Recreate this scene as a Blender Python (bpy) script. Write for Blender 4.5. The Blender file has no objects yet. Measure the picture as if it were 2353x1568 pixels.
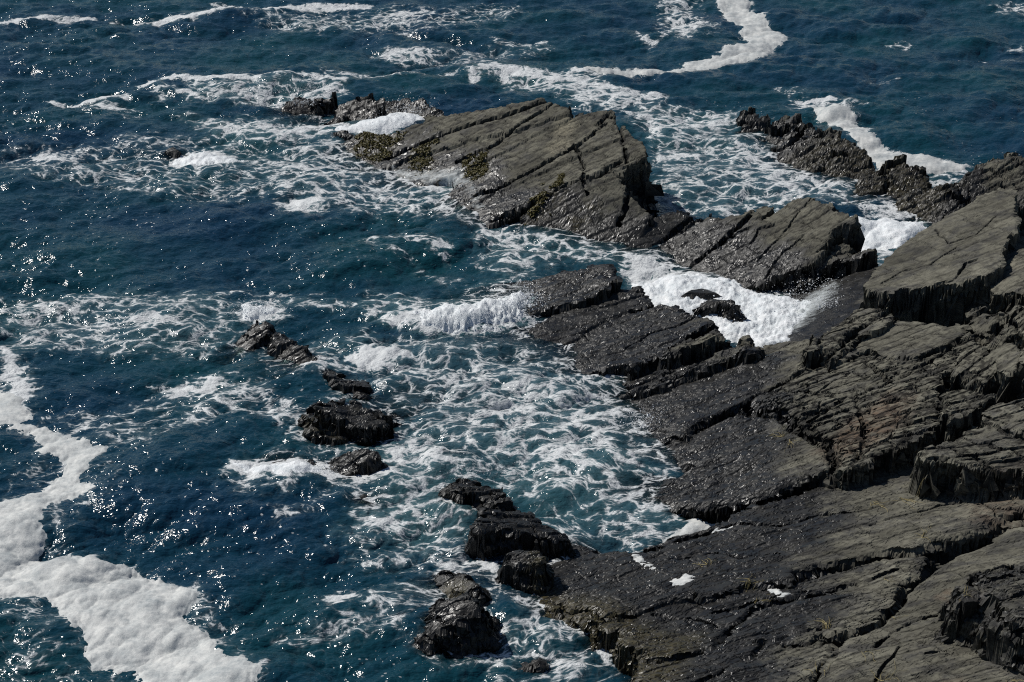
import bpy, math, random
import numpy as np
C = bpy.context.scene.collection
scene = bpy.context.scene
R = math.radians

# ------------------------------------------------------------------ camera, sky, sun, exposure
PITCH = 27.0; HFOV = 35.4; CAMZ = 25.0
cam_d = bpy.data.cameras.new('camera'); cam = bpy.data.objects.new('camera', cam_d); C.objects.link(cam)
cam.location = (0, 0, CAMZ); cam.rotation_euler = (R(90 - PITCH), 0, 0)
cam_d.sensor_width = 36; cam_d.angle = R(HFOV); cam_d.clip_start = 0.5; cam_d.clip_end = 20000
scene.camera = cam
SUN_EL = 47.0
SUN_AZ = -60.0      # degrees from +Y (view direction), negative = to the left
w = bpy.data.worlds.new("World"); scene.world = w; w.use_nodes = True
nt = w.node_tree; nt.nodes.clear()
sky = nt.nodes.new('ShaderNodeTexSky'); sky.sky_type = 'NISHITA'; sky.sun_disc = False
sky.sun_elevation = R(SUN_EL); sky.sun_rotation = R(SUN_AZ)
sky.air_density = 1.0; sky.dust_density = 0.1; sky.ozone_density = 3.0
bg = nt.nodes.new('ShaderNodeBackground'); bg.inputs['Strength'].default_value = 0.065
wo = nt.nodes.new('ShaderNodeOutputWorld')
nt.links.new(sky.outputs[0], bg.inputs[0]); nt.links.new(bg.outputs[0], wo.inputs[0])
sun_d = bpy.data.lights.new('sun', 'SUN'); sun_d.energy = 5.0; sun_d.angle = R(0.53); sun_d.color = (1.0, 0.965, 0.91)
sun = bpy.data.objects.new('sun', sun_d); C.objects.link(sun)
sun.rotation_euler = (R(90 - SUN_EL), 0, math.pi - R(SUN_AZ)); sun.location = (-20, 40, 60)
scene.view_settings.view_transform = 'Standard'; scene.view_settings.look = 'None'
scene.view_settings.gamma = 1; scene.view_settings.use_curve_mapping = False
scene.view_settings.exposure = -0.3
scene.render.engine = 'CYCLES'
try:
    scene.cycles.max_bounces = 6; scene.cycles.transparent_max_bounces = 6
    scene.cycles.pixel_filter_type = 'BLACKMAN_HARRIS'; scene.cycles.filter_width = 1.15
    scene.cycles.sample_clamp_indirect = 4.0
    scene.cycles.use_denoising = False
except Exception: pass

# ------------------------------------------------------------------ geometry of the view, used to measure where things stand
FD = 1176.5 / math.tan(R(HFOV / 2))
cp, sp = math.cos(R(PITCH)), math.sin(R(PITCH))
def ray(px, py):
    a = (px - 1176.5) / FD; b = (784.0 - py) / FD
    return np.array([a, cp + b * sp, -sp + b * cp])
def P(px, py, z=0.0):
    d = ray(px, py); t = (z - CAMZ) / d[2]
    return np.array([d[0] * t, d[1] * t, z])
def fit_plane(ctrl):
    """bedding plane through measured heights; the damping keeps a plane gentle when its points lie nearly in one line"""
    pts = np.array([P(*c) for c in ctrl]); m = pts.mean(0)
    if len(ctrl) == 1: return np.array([0, 0, m[2]])
    A = pts[:, :2] - m[:2]; lam = .04 + .01 * (A ** 2).sum() / len(pts)
    g = np.linalg.solve(A.T @ A + lam * np.eye(2), A.T @ (pts[:, 2] - m[2]))
    n = np.hypot(*g)
    if n > .75: g *= .75 / n
    g[1] = max(g[1], -.12)
    return np.array([g[0], g[1], m[2] - g @ m[:2]])
def on_plane(px, py, pl):
    d = ray(px, py)
    t = (pl[2] - CAMZ) / (d[2] - pl[0] * d[0] - pl[1] * d[1])
    return np.array([d[0] * t, d[1] * t])

# ------------------------------------------------------------------ noise
f4 = np.float32
def _hash(ix, iy, seed):
    h = (ix.astype(np.uint32) * np.uint32(374761393) + iy.astype(np.uint32) * np.uint32(668265263) + np.uint32((seed * 2246822519) & 0xffffffff))
    h = (h ^ (h >> np.uint32(13))) * np.uint32(1274126177)
    h = h ^ (h >> np.uint32(16))
    return h
_ga = np.arange(256) * (2 * math.pi / 256); _gx = np.cos(_ga).astype(f4); _gy = np.sin(_ga).astype(f4)
def perlin(x, y, seed=0):
    fx = np.floor(x); fy = np.floor(y)
    ix = fx.astype(np.int32); iy = fy.astype(np.int32)
    x = (x - fx).astype(f4); y = (y - fy).astype(f4)
    u = x * x * x * (x * (x * 6 - 15) + 10); v = y * y * y * (y * (y * 6 - 15) + 10)
    def g(dx, dy):
        h = _hash(ix + dx, iy + dy, seed) & np.uint32(255)
        return _gx[h] * (x - dx) + _gy[h] * (y - dy)
    a = g(0, 0); a += u * (g(1, 0) - a)
    b = g(0, 1); b += u * (g(1, 1) - b)
    return (a + v * (b - a)) * 1.5
def fbm(x, y, seed=0, octv=4, gain=0.5):
    s = 0; amp = 1.0; tot = 0
    for o in range(octv):
        s = s + amp * perlin(x * 2.03 ** o + 13.7 * o, y * 2.03 ** o - 7.1 * o, seed + o * 17)
        tot += amp; amp *= gain
    return s / tot
def worley(x, y, seed=0, jit=0.85):
    """distance to the nearest joint (F2-F1) and a random value per block"""
    fx = np.floor(x).astype(np.int32); fy = np.floor(y).astype(np.int32)
    F1 = np.full(x.shape, 9, f4); F2 = F1.copy(); val = np.zeros(x.shape, f4)
    for dx in (-1, 0, 1):
        for dy in (-1, 0, 1):
            h = _hash(fx + dx, fy + dy, seed)
            rx = (h & np.uint32(1023)).astype(f4) / 1023; ry = ((h >> np.uint32(10)) & np.uint32(1023)).astype(f4) / 1023
            px = fx + dx + 0.5 + (rx - .5) * jit - x; py = fy + dy + 0.5 + (ry - .5) * jit - y
            d = np.sqrt(px * px + py * py).astype(f4)
            near = d < F1
            F2 = np.where(near, F1, np.minimum(F2, d)); val = np.where(near, ((h >> np.uint32(20)) & np.uint32(1023)).astype(f4) / 1023, val)
            F1 = np.where(near, d, F1)
    return F2 - F1, val
def sstep(a, b, x):
    t = np.clip((x - a) / (b - a), 0, 1); return t * t * (3 - 2 * t)
def poly_sd(px, py, poly):
    """signed distance, positive inside"""
    n = len(poly); d2 = np.full(px.shape, 1e9, f4); inside = np.zeros(px.shape, bool)
    for i in range(n):
        ax, ay = poly[i]; bx, by = poly[(i + 1) % n]
        ex, ey = bx - ax, by - ay; wx, wy = px - ax, py - ay
        t = np.clip((wx * ex + wy * ey) / (ex * ex + ey * ey + 1e-9), 0, 1)
        dx = wx - ex * t; dy = wy - ey * t
        d2 = np.minimum(d2, dx * dx + dy * dy)
        c = (ay <= py) != (by <= py)
        if abs(ey) > 1e-9:
            inside ^= c & (px < ax + (py - ay) / ey * ex)
    d = np.sqrt(d2)
    return np.where(inside, d, -d)
def line_d(px, py, pts):
    d2 = np.full(px.shape, 1e9, f4)
    for i in range(len(pts) - 1):
        ax, ay = pts[i]; bx, by = pts[i + 1]
        ex, ey = bx - ax, by - ay; wx, wy = px - ax, py - ay
        t = np.clip((wx * ex + wy * ey) / (ex * ex + ey * ey + 1e-9), 0, 1)
        d2 = np.minimum(d2, (wx - ex * t) ** 2 + (wy - ey * t) ** 2)
    return np.sqrt(d2)

# ------------------------------------------------------------------ mesh helpers
def sset(o, **k):
    for a, b in k.items():
        if b is not None: o[a] = b
    return o
def grid_mesh(name, X, Y, Z, fmask, mat, attrs=(), off=(0, 0, 0), smooth=False):
    """a surface patch out of grid cells; fmask picks the cells"""
    Rr, Cc = X.shape
    fi, fj = np.nonzero(fmask)
    if len(fi) == 0: return None
    a = fi * Cc + fj
    quads = np.stack([a, a + 1, a + Cc + 1, a + Cc], 1)
    used = np.zeros(Rr * Cc, bool); used[quads.ravel()] = True
    idx = np.cumsum(used) - 1; quads = idx[quads].astype(np.int32)
    co = np.stack([X.ravel()[used] - off[0], Y.ravel()[used] - off[1], Z.ravel()[used] - off[2]], 1).astype(f4)
    return raw_mesh(name, co, quads, mat, [(n, v.ravel()[used]) for n, v in attrs], off, smooth)
def raw_mesh(name, co, faces, mat, attrs=(), off=(0, 0, 0), smooth=False):
    k = faces.shape[1]
    me = bpy.data.meshes.new(name)
    me.vertices.add(len(co)); me.vertices.foreach_set('co', co.ravel())
    me.loops.add(faces.size); me.loops.foreach_set('vertex_index', faces.ravel())
    me.polygons.add(len(faces))
    me.polygons.foreach_set('loop_start', np.arange(0, faces.size, k, dtype=np.int32))
    me.polygons.foreach_set('loop_total', np.full(len(faces), k, np.int32))
    me.update(calc_edges=True)
    me.polygons.foreach_set('use_smooth', np.full(len(faces), smooth, bool))
    for n, v in attrs:
        at = me.attributes.new(n, 'FLOAT', 'POINT'); at.data.foreach_set('value', v.astype(f4))
    if mat: me.materials.append(mat)
    o = bpy.data.objects.new(name, me); C.objects.link(o); o.location = off
    return o

# ------------------------------------------------------------------ materials
class NT:
    def __init__(s, name):
        s.m = bpy.data.materials.new(name); s.m.use_nodes = True; s.t = s.m.node_tree; s.t.nodes.clear()
        s.out = s.t.nodes.new('ShaderNodeOutputMaterial')
    def n(s, typ, **k):
        nd = s.t.nodes.new('ShaderNode' + typ)
        ins = k.pop('ins', {})
        for a, b in k.items(): setattr(nd, a, b)
        for a, b in ins.items(): s.set(nd.inputs[a], b)
        return nd
    def set(s, inp, v):
        if hasattr(v, 'is_output'): s.t.links.new(v, inp)
        else: inp.default_value = v
    def math(s, op, a, b=None, c=None, clamp=False):
        nd = s.n('Math', operation=op, use_clamp=clamp); s.set(nd.inputs[0], a)
        if b is not None: s.set(nd.inputs[1], b)
        if c is not None: s.set(nd.inputs[2], c)
        return nd.outputs[0]
    def attr(s, name): return s.n('Attribute', attribute_name=name).outputs['Fac']
    def mix(s, f, a, b):
        nd = s.n('MixRGB'); s.set(nd.inputs[0], f); s.set(nd.inputs[1], a); s.set(nd.inputs[2], b); return nd.outputs[0]
    def rng(s, v, a, b, c=0.0, d=1.0, smooth=False):
        nd = s.n('MapRange'); nd.interpolation_type = 'SMOOTHSTEP' if smooth else 'LINEAR'
        s.set(nd.inputs[0], v); s.set(nd.inputs[1], a); s.set(nd.inputs[2], b); s.set(nd.inputs[3], c); s.set(nd.inputs[4], d); return nd.outputs[0]
    def noise(s, vec, scale, detail=4, rough=0.55, dist=0.0):
        nd = s.n('TexNoise'); s.set(nd.inputs['Vector'], vec); nd.inputs['Scale'].default_value = scale
        nd.inputs['Detail'].default_value = detail; nd.inputs['Roughness'].default_value = rough; nd.inputs['Distortion'].default_value = dist
        return nd.outputs['Fac']
    def mapping(s, vec, scale=(1, 1, 1), rot=(0, 0, 0)):
        nd = s.n('Mapping'); s.set(nd.inputs['Vector'], vec); nd.inputs['Scale'].default_value = scale; nd.inputs['Rotation'].default_value = rot; return nd.outputs[0]
    def bump(s, h, strength, dist, normal=None):
        nd = s.n('Bump'); nd.inputs['Strength'].default_value = strength; nd.inputs['Distance'].default_value = dist
        s.set(nd.inputs['Height'], h)
        if normal is not None: s.set(nd.inputs['Normal'], normal)
        return nd.outputs[0]
def pos(M):  # world position, so alike pieces keep one continuous grain
    return M.n('NewGeometry').outputs['Position']

def rock_material():
    M = NT('slate_rock'); p = pos(M)
    tilt = M.mapping(p, (1, 1, 1), (R(18), R(-14), R(-10)))
    lam = M.mapping(tilt, (0.8, 2.6, 5.0))
    n_big = M.noise(tilt, 0.7, 4, .6)
    n_mid = M.noise(M.mapping(tilt, (1.6, 3.4, 6.0)), 1.3, 6, .62, .3)
    n_fine = M.noise(M.mapping(tilt, (2.0, 4.5, 6.0)), 3.0, 4, .68, .3)
    wet = M.attr('wet'); rust = M.attr('rust'); crk = M.attr('crack'); pale = M.attr('pale')
    dry_a = M.mix(M.rng(n_big, .35, .68), (.112, .107, .084, 1), (.172, .164, .128, 1))
    dry = M.mix(M.rng(n_mid, .38, .62), dry_a, (.112, .106, .084, 1))
    dry = M.mix(M.rng(n_fine, .52, .72, 0, .55), dry, (.045, .043, .040, 1))
    dry = M.mix(M.rng(M.noise(M.mapping(p, (1, 1.8, 1), (0, 0, R(-10))), .9, 6, .74), .49, .60, 0, .7), dry, (.052, .051, .050, 1))
    tn = M.n('HueSaturation'); M.set(tn.inputs['Color'], dry); M.set(tn.inputs['Value'], M.math('ADD', 1.0, M.math('MULTIPLY', M.attr('tone'), .75))); dry = tn.outputs[0]
    dry = M.mix(M.math('MULTIPLY', rust, M.rng(n_mid, .3, .6), clamp=True), dry, (.135, .090, .060, 1))
    dry = M.mix(M.math('MULTIPLY', pale, M.rng(n_fine, .35, .6), clamp=True), dry, (.26, .235, .17, 1))
    wetc = M.mix(M.rng(n_mid, .35, .7), (.012, .012, .012, 1), (.025, .024, .022, 1))
    wetc = M.mix(M.rng(M.noise(p, 1.1, 6, .75), .48, .64, 0, .6), wetc, (.032, .030, .025, 1))
    moss = M.attr('moss')
    wetc = M.mix(M.math('MULTIPLY', moss, M.rng(n_fine, .35, .6), clamp=True), wetc, (.060, .050, .022, 1))
    wv = M.rng(M.math('ADD', wet, M.math('MULTIPLY', M.math('SUBTRACT', n_mid, .5), .55)), .28, .74, smooth=True)
    col = M.mix(wv, dry, wetc)
    # fine joints, too narrow to be built
    vo = M.n('TexVoronoi', feature='DISTANCE_TO_EDGE')
    warp = M.n('VectorMath', operation='ADD')
    nz = M.n('TexNoise'); M.set(nz.inputs['Vector'], tilt); nz.inputs['Scale'].default_value = 1.8; nz.inputs['Detail'].default_value = 4
    sc = M.n('VectorMath', operation='SCALE'); M.set(sc.inputs[0], nz.outputs['Color']); sc.inputs['Scale'].default_value = .5
    M.set(warp.inputs[0], tilt); M.set(warp.inputs[1], sc.outputs[0])
    M.set(vo.inputs['Vector'], M.mapping(warp.outputs[0], (1.0, 3.4, 1.5))); vo.inputs['Scale'].default_value = 1.0
    vo2 = M.n('TexVoronoi', feature='DISTANCE_TO_EDGE')
    M.set(vo2.inputs['Vector'], M.mapping(warp.outputs[0], (1.6, 4.6, 2.5))); vo2.inputs['Scale'].default_value = 1.7
    joint = M.math('MAXIMUM', M.rng(vo.outputs['Distance'], 0.03, .15, 1.0, 0.0), M.math('MULTIPLY', M.rng(vo2.outputs['Distance'], 0.02, .22, .8, 0.0), M.rng(n_big, .48, .56)))
    jm = M.math('MULTIPLY', joint, M.rng(n_mid, .44, .56, .1, 1), clamp=True)
    jm = M.math('MULTIPLY', jm, M.attr('jointed'), clamp=True)
    col = M.mix(M.math('MULTIPLY', jm, .85), col, (.018, .017, .015, 1))
    col = M.mix(M.math('MULTIPLY', crk, .9), col, (.012, .012, .012, 1))
    h = M.math('ADD', M.math('MULTIPLY', n_mid, .6), M.math('MULTIPLY', n_fine, .4))
    h = M.math('SUBTRACT', h, M.math('MULTIPLY', jm, .6))
    b1 = M.bump(h, .6, .028)
    n_mic = M.noise(M.mapping(tilt, (1, 1.8, 1)), 9, 2, .6)
    b2 = M.bump(n_mic, .6, .012, b1)
    bs = M.n('BsdfPrincipled'); M.set(bs.inputs['Base Color'], col)
    shine = M.rng(M.noise(tilt, 2.2, 4, .7), .46, .60)
    rgh = M.math('ADD', M.mix(wv, (.9, .9, .9, 1), M.mix(shine, (.42, .42, .42, 1), (.15, .15, .15, 1))), M.math('MULTIPLY', n_fine, .1))
    M.set(bs.inputs['Roughness'], rgh); M.set(bs.inputs['Specular IOR Level'], M.rng(wv, 0, 1, .15, .30)); M.set(bs.inputs['Normal'], b2)
    M.t.links.new(bs.outputs[0], M.out.inputs[0]); return M.m
ROCK = rock_material()

def foam_color(M, p):
    n = M.noise(p, 2.2, 5, .65)
    return M.mix(M.rng(n, .3, .7), (.48, .50, .51, 1), (.74, .75, .74, 1)), n
def water_material():
    M = NT('sea_water'); p = pos(M)
    dens = M.attr('foam'); shal = M.attr('shallow'); aer = M.attr('aerated')
    fl = M.n('CombineXYZ'); M.set(fl.inputs[0], M.attr('flow_x')); M.set(fl.inputs[1], M.attr('flow_y'))
    fv = fl.outputs[0]
    nz = M.n('TexNoise'); M.set(nz.inputs['Vector'], fv); nz.inputs['Scale'].default_value = 1.5; nz.inputs['Detail'].default_value = 6; nz.inputs['Roughness'].default_value = .6
    sc = M.n('VectorMath', operation='SCALE'); M.set(sc.inputs[0], nz.outputs['Color']); sc.inputs['Scale'].default_value = .32
    ad = M.n('VectorMath', operation='ADD'); M.set(ad.inputs[0], fv); M.set(ad.inputs[1], sc.outputs[0])
    def cells(scale, st=2.0):
        vo = M.n('TexVoronoi', feature='DISTANCE_TO_EDGE'); M.set(vo.inputs['Vector'], M.mapping(ad.outputs[0], (1, st, 1)))
        vo.inputs['Scale'].default_value = scale; return vo.outputs['Distance']
    e1 = cells(1.05, 1.7); e2 = cells(3.6)
    nf = M.noise(M.mapping(ad.outputs[0], (1, 1.8, 1)), 2.0, 8, .76)
    nf2 = M.noise(M.mapping(ad.outputs[0], (1, 1.7, 1)), 7, 5, .7)
    # value grows towards the cell borders
    v1 = M.rng(e1, 0, .26, 1, 0); v2 = M.rng(e2, 0, .34, 1, 0)
    v = M.math('ADD', M.math('MULTIPLY', v1, .50), M.math('MULTIPLY', v2, .30))
    v = M.math('ADD', v, M.math('MULTIPLY', M.math('SUBTRACT', nf, .5), 1.15))
    v = M.math('ADD', v, M.math('MULTIPLY', M.math('SUBTRACT', nf2, .5), .7))
    t = M.math('ADD', v, M.math('MULTIPLY', dens, 1.25))
    foam = M.rng(t, .98, 1.24, 0, .95)
    thin = M.rng(t, .50, 1.10, smooth=True)
    fc, fn = foam_color(M, p)
    # scattered flecks
    sp_ = M.n('TexVoronoi', feature='F1'); M.set(sp_.inputs['Vector'], M.mapping(p, (1, 1.4, 0))); sp_.inputs['Scale'].default_value = 3.2
    sr = M.math('SUBTRACT', M.rng(M.noise(p, .22, 3, .5), .42, .62, .0, .14), sp_.outputs['Distance'])
    fleck = M.math('MULTIPLY', M.rng(sr, 0, .03), M.attr('flecks'), clamp=True)
    foam = M.math('MAXIMUM', foam, M.math('MULTIPLY', fleck, .8))
    nb = M.noise(p, .12, 3, .5)
    body = M.mix(M.rng(nb, .35, .65), (.0038, .024, .050, 1), (.0045, .038, .050, 1))
    body = M.mix(aer, body, (.050, .115, .125, 1))
    body = M.mix(M.math('MULTIPLY', thin, M.rng(dens, .1, .7, .12, .5)), body, (.13, .19, .205, 1))
    # ripples smaller than the mesh
    r1 = M.noise(M.mapping(p, (1, 1.5, 1), (0, 0, R(8))), 2.6, 3, .55, .4)
    r2 = M.noise(M.mapping(p, (1, 1.6, 1), (0, 0, R(-14))), 9.5, 1, .5, .3)
    b = M.bump(r1, .9, .085); b = M.bump(r2, .8, .02, b)
    bs = M.n('BsdfPrincipled'); M.set(bs.inputs['Base Color'], body); bs.inputs['Roughness'].default_value = .13
    bs.inputs['IOR'].default_value = 1.34; M.set(bs.inputs['Normal'], b)
    # clear shallows over rock
    gl = M.n('BsdfGlossy'); gl.inputs['Roughness'].default_value = .06; M.set(gl.inputs['Normal'], b)
    tr = M.n('BsdfTransparent'); tr.inputs[0].default_value = (.50, .60, .58, 1)
    fr = M.n('Fresnel'); fr.inputs[0].default_value = 1.34; M.set(fr.inputs['Normal'], b)
    clear = M.n('MixShader'); M.set(clear.inputs[0], fr.outputs[0]); M.set(clear.inputs[1], tr.outputs[0]); M.set(clear.inputs[2], gl.outputs[0])
    wm = M.n('MixShader'); M.set(wm.inputs[0], shal); M.set(wm.inputs[1], bs.outputs[0]); M.set(wm.inputs[2], clear.outputs[0])
    fb = M.n('BsdfPrincipled'); M.set(fb.inputs['Base Color'], fc); fb.inputs['Roughness'].default_value = .7
    M.set(fb.inputs['Normal'], M.bump(M.math('ADD', t, M.noise(p, 14, 4, .6)), .6, .05, b))
    fin = M.n('MixShader'); M.set(fin.inputs[0], foam); M.set(fin.inputs[1], wm.outputs[0]); M.set(fin.inputs[2], fb.outputs[0])
    M.t.links.new(fin.outputs[0], M.out.inputs[0]); return M.m
WATER = water_material()
def foam_material(name, c1, c2, scale=2.0, bumpd=.06):
    M = NT(name); p = pos(M)
    n = M.noise(p, scale, 6, .68); n2 = M.noise(p, 18, 4, .7)
    col = M.mix(M.rng(M.math('ADD', M.math('MULTIPLY', n, .55), M.math('MULTIPLY', M.noise(M.mapping(p, (1, 1.6, 1)), scale * 3.5, 6, .8), .45)), .36, .60), c1, c2)
    h = M.math('ADD', n, M.math('MULTIPLY', n2, .35))
    bs = M.n('BsdfPrincipled'); M.set(bs.inputs['Base Color'], col); bs.inputs['Roughness'].default_value = .65
    M.set(bs.inputs['Normal'], M.bump(h, .7, bumpd))
    M.t.links.new(bs.outputs[0], M.out.inputs[0]); return M.m
FOAM = foam_material('raft_foam', (.27, .30, .31, 1), (.63, .63, .60, 1), 1.4, .04)
SURF = foam_material('surf_foam', (.55, .60, .62, 1), (.84, .85, .85, 1), 2.4, .12)
def plain(name, c1, c2, scale, rough, spec=.5):
    M = NT(name); n = M.noise(pos(M), scale, 4, .6)
    bs = M.n('BsdfPrincipled'); M.set(bs.inputs['Base Color'], M.mix(M.rng(n, .35, .65), c1, c2)); bs.inputs['Roughness'].default_value = rough
    bs.inputs['Specular IOR Level'].default_value = spec
    M.t.links.new(bs.outputs[0], M.out.inputs[0]); return M.m
WEED = plain('rockweed', (.040, .036, .008, 1), (.095, .078, .016, 1), 9, .6, .3)
STRAW = plain('dried_stalk', (.22, .18, .08, 1), (.36, .30, .15, 1), 7, .8, .2)
DROP = plain('spray_droplets', (.80, .82, .83, 1), (.88, .89, .89, 1), 3, .5)
def wash_material():
    M = NT('wash_film'); p = pos(M)
    n = M.noise(M.mapping(p, (1.0, 4.5, 1.0), (0, 0, R(-18))), 2.4, 8, .72, .6)
    k = M.attr('film')
    a = M.rng(M.math('ADD', n, M.math('MULTIPLY', k, .75)), .78, 1.25, 0, .75)
    tr = M.n('BsdfTransparent'); d = M.n('BsdfPrincipled'); d.inputs['Base Color'].default_value = (.62, .66, .66, 1); d.inputs['Roughness'].default_value = .5
    mx = M.n('MixShader'); M.set(mx.inputs[0], a); M.set(mx.inputs[1], tr.outputs[0]); M.set(mx.inputs[2], d.outputs[0])
    M.t.links.new(mx.outputs[0], M.out.inputs[0]); return M.m
WASH = wash_material()

# ------------------------------------------------------------------ ROCKS: every slab is traced, gets its own tilted bedding plane and its own drop
# things: name, label, category, group ; slabs: thing, outline, three or more heights on its top, options
THINGS = {}; SLABS = []; CRACKS = []
def thing(key, name, label, cat, group=None): THINGS[key] = dict(name=name, label=label, cat=cat, group=group)
def slab(key, poly, ctrl, low=.25, s=4.5, r=.12, rough=1.0, edge=.13, up=0.0, part='slab', wet=None, jnt=1.0, blk=1.0, dome=0.0, label=None, soft=0):
    pl = fit_plane(ctrl); pl = pl + np.array([0, 0, up])
    po = np.array([on_plane(x, y, pl) for x, y in poly]); g2 = pl[0] ** 2 + pl[1] ** 2
    if g2 > .02:      # an edge traced at the waterline goes on down the dip below the water
        z = po @ pl[:2] + pl[2]; low = z < low
        po[low] -= np.outer((z[low] + .9) / g2, pl[:2])
    SLABS.append(dict(key=key, poly=po, pl=pl, s=s, r=r, rough=rough, edge=edge, part=part, wet=wet, jnt=jnt, blk=blk, dome=dome, label=label, soft=soft))
def crack(pts, z, w=.06, d=.3):
    CRACKS.append((pts, z, w, d))

SH = 'slabs of the big tilted sea rock'
thing('main', 'rock_outcrop', 'largest tilted slab mid picture, long parallel cracks, black overhanging right end', 'rock')
PA = [(830, 330, 0), (1150, 510, 0), (1490, 345, 2.6)]
slab('main', [(829,349),(802,337),(802,322),(826,303),(843,306),(862,308),(901,308),(925,296),(949,284),(973,277),(987,262),(1028,261),(1093,250),(1155,241),(1208,233),(1242,222),(1261,226),(1285,238),(1304,241),(1311,256),(1275,266),(1227,283),(1189,297),(1138,308),(1083,321),(1035,334),(1009,339),(949,356),(889,369),(865,358)], PA, up=.34, edge=.10, jnt=.55)
slab('main', [(889,366),(949,352),(1035,328),(1138,304),(1227,279),(1290,260),(1318,265),(1299,279),(1261,293),(1213,317),(1170,344),(1131,363),(1083,387),(1047,401),(1021,406),(949,408),(889,405),(868,390)], PA, up=.19, edge=.07, jnt=.55)
slab('main', [(1047,400),(1083,384),(1131,360),(1170,341),(1213,314),(1261,290),(1299,276),(1316,266),(1340,257),(1381,250),(1402,252),(1417,271),(1419,282),(1441,284),(1449,303),(1430,316),(1390,331),(1371,338),(1323,362),(1275,381),(1232,403),(1184,424),(1131,446),(1090,462),(1062,452),(1050,425)], PA, up=.09, edge=.10, jnt=.55)
slab('main', [(1090,459),(1131,443),(1184,421),(1232,400),(1275,378),(1323,359),(1371,335),(1390,328),(1419,318),(1449,304),(1477,320),(1491,337),(1487,351),(1467,364),(1441,377),(1428,380),(1383,401),(1335,423),(1287,442),(1232,464),(1189,483),(1131,503),(1107,490)], PA, up=0.0, edge=.09, jnt=.55)
slab('main', [(1131,500),(1189,480),(1232,461),(1287,439),(1335,420),(1383,398),(1428,378),(1441,386),(1424,407),(1439,428),(1453,443),(1472,459),(1482,481),(1500,495),(1480,525),(1450,540),(1431,541),(1347,526),(1299,509),(1239,519),(1179,521)], [(1131,502,.05),(1232,463,.62),(1335,421,1.4),(1428,378,2.15),(1482,481,1.0),(1431,541,.15),(1347,526,.1),(1239,519,0)], up=.03, edge=.10, low=.4, jnt=.55)
crack([(1300,277),(1213,315),(1131,361),(1083,385),(1050,400)], [1.9,1.5,.9,.5,.2], .07, .35)
crack([(1390,330),(1323,361),(1232,402),(1131,445),(1092,459)], [1.9,1.6,1.0,.4,.1], .07, .35)
crack([(1428,377),(1383,400),(1335,421),(1232,463),(1131,501)], [2.0,1.7,1.3,.7,.1], .07, .4)
crack([(1275,266),(1227,282),(1138,308),(1035,334),(889,368)], [2.1,1.8,1.3,.7,.1], .10, .4)
crack([(1320,357),(1345,395),(1333,415),(1350,432)], [1.6,1.6,1.4,1.4], .04, .2)
crack([(1440,474),(1436,500),(1426,528)], [.7,.5,.2], .08, .5)
crack([(1419,310),(1440,375)], [2.2,2.1], .05, .25)
crack([(1375,315),(1395,302),(1411,303)], [2.1,2.2,2.3], .09, .35)

thing('mid', 'rock_outcrop', 'dark tilted slab right of the largest slab, raised over a foam pool', 'rock')
PB = [(1496, 570, 0), (1706, 668, 0), (1966, 503, 2.3)]
slab('mid', [(1431,541),(1445,505),(1482,482),(1506,488),(1532,478),(1569,481),(1591,486),(1631,489),(1600,508),(1560,533),(1525,553),(1496,572),(1482,574),(1459,556)], [(1445,545,0),(1496,572,0),(1569,485,.75),(1482,482,1.0)], up=.0, s=3, r=.3, jnt=.55)
slab('mid', [(1496,570),(1525,551),(1560,531),(1600,506),(1631,489),(1664,492),(1692,496),(1723,483),(1748,476),(1782,474),(1737,516),(1692,544),(1653,572),(1586,606),(1569,617),(1533,614),(1518,600)], PB, up=-.06, jnt=.55)
slab('mid', [(1779,484),(1788,479),(1832,460),(1866,454),(1888,464),(1922,476),(1953,488),(1967,502),(1963,514),(1936,520),(1915,533),(1908,552),(1860,603),(1804,625),(1771,642),(1730,663),(1706,671),(1695,659),(1631,631),(1597,620),(1569,615),(1586,602),(1653,568),(1692,540),(1737,512)], PB, up=.06, jnt=.55)
slab('mid', [(1706,670),(1771,645),(1860,608),(1917,566),(1935,552),(1960,560),(1985,578),(2002,600),(1960,606),(1905,618),(1850,642),(1821,668),(1793,680),(1748,679)], PB, up=-.45, blk=1.8, edge=.16, s=5, jnt=.55)
crack([(1631,489),(1560,532),(1496,571)], [.6,.3,0], .06, .35)
crack([(1782,477),(1737,514),(1692,542),(1653,570),(1569,616)], [1.3,1.0,.8,.5,.05], .09, .45)
crack([(1911,560),(1860,602),(1804,625),(1771,642),(1706,670)], [1.9,1.4,.9,.6,.05], .08, .4)
crack([(1866,480),(1790,560),(1740,600)], [1.9,1.1,.7], .03, .12)
crack([(1725,563),(1745,545),(1780,540)], [.9,1.0,1.1], .03, .12)

thing('ramp', 'rock_ramp', 'smooth wet rock ramp sloping into the churning foam under the big dry slab', 'rock')
slab('ramp', [(1748,700),(1771,694),(1804,679),(1849,657),(1933,640),(2009,608),(2060,600),(2060,700),(2000,720),(1950,745),(1916,765),(1860,790),(1800,800),(1800,770),(1790,735)], [(1771,705,-.05),(1815,790,.0),(2009,615,1.0),(2030,690,1.3)], jnt=.3, rough=.5, s=3)

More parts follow.
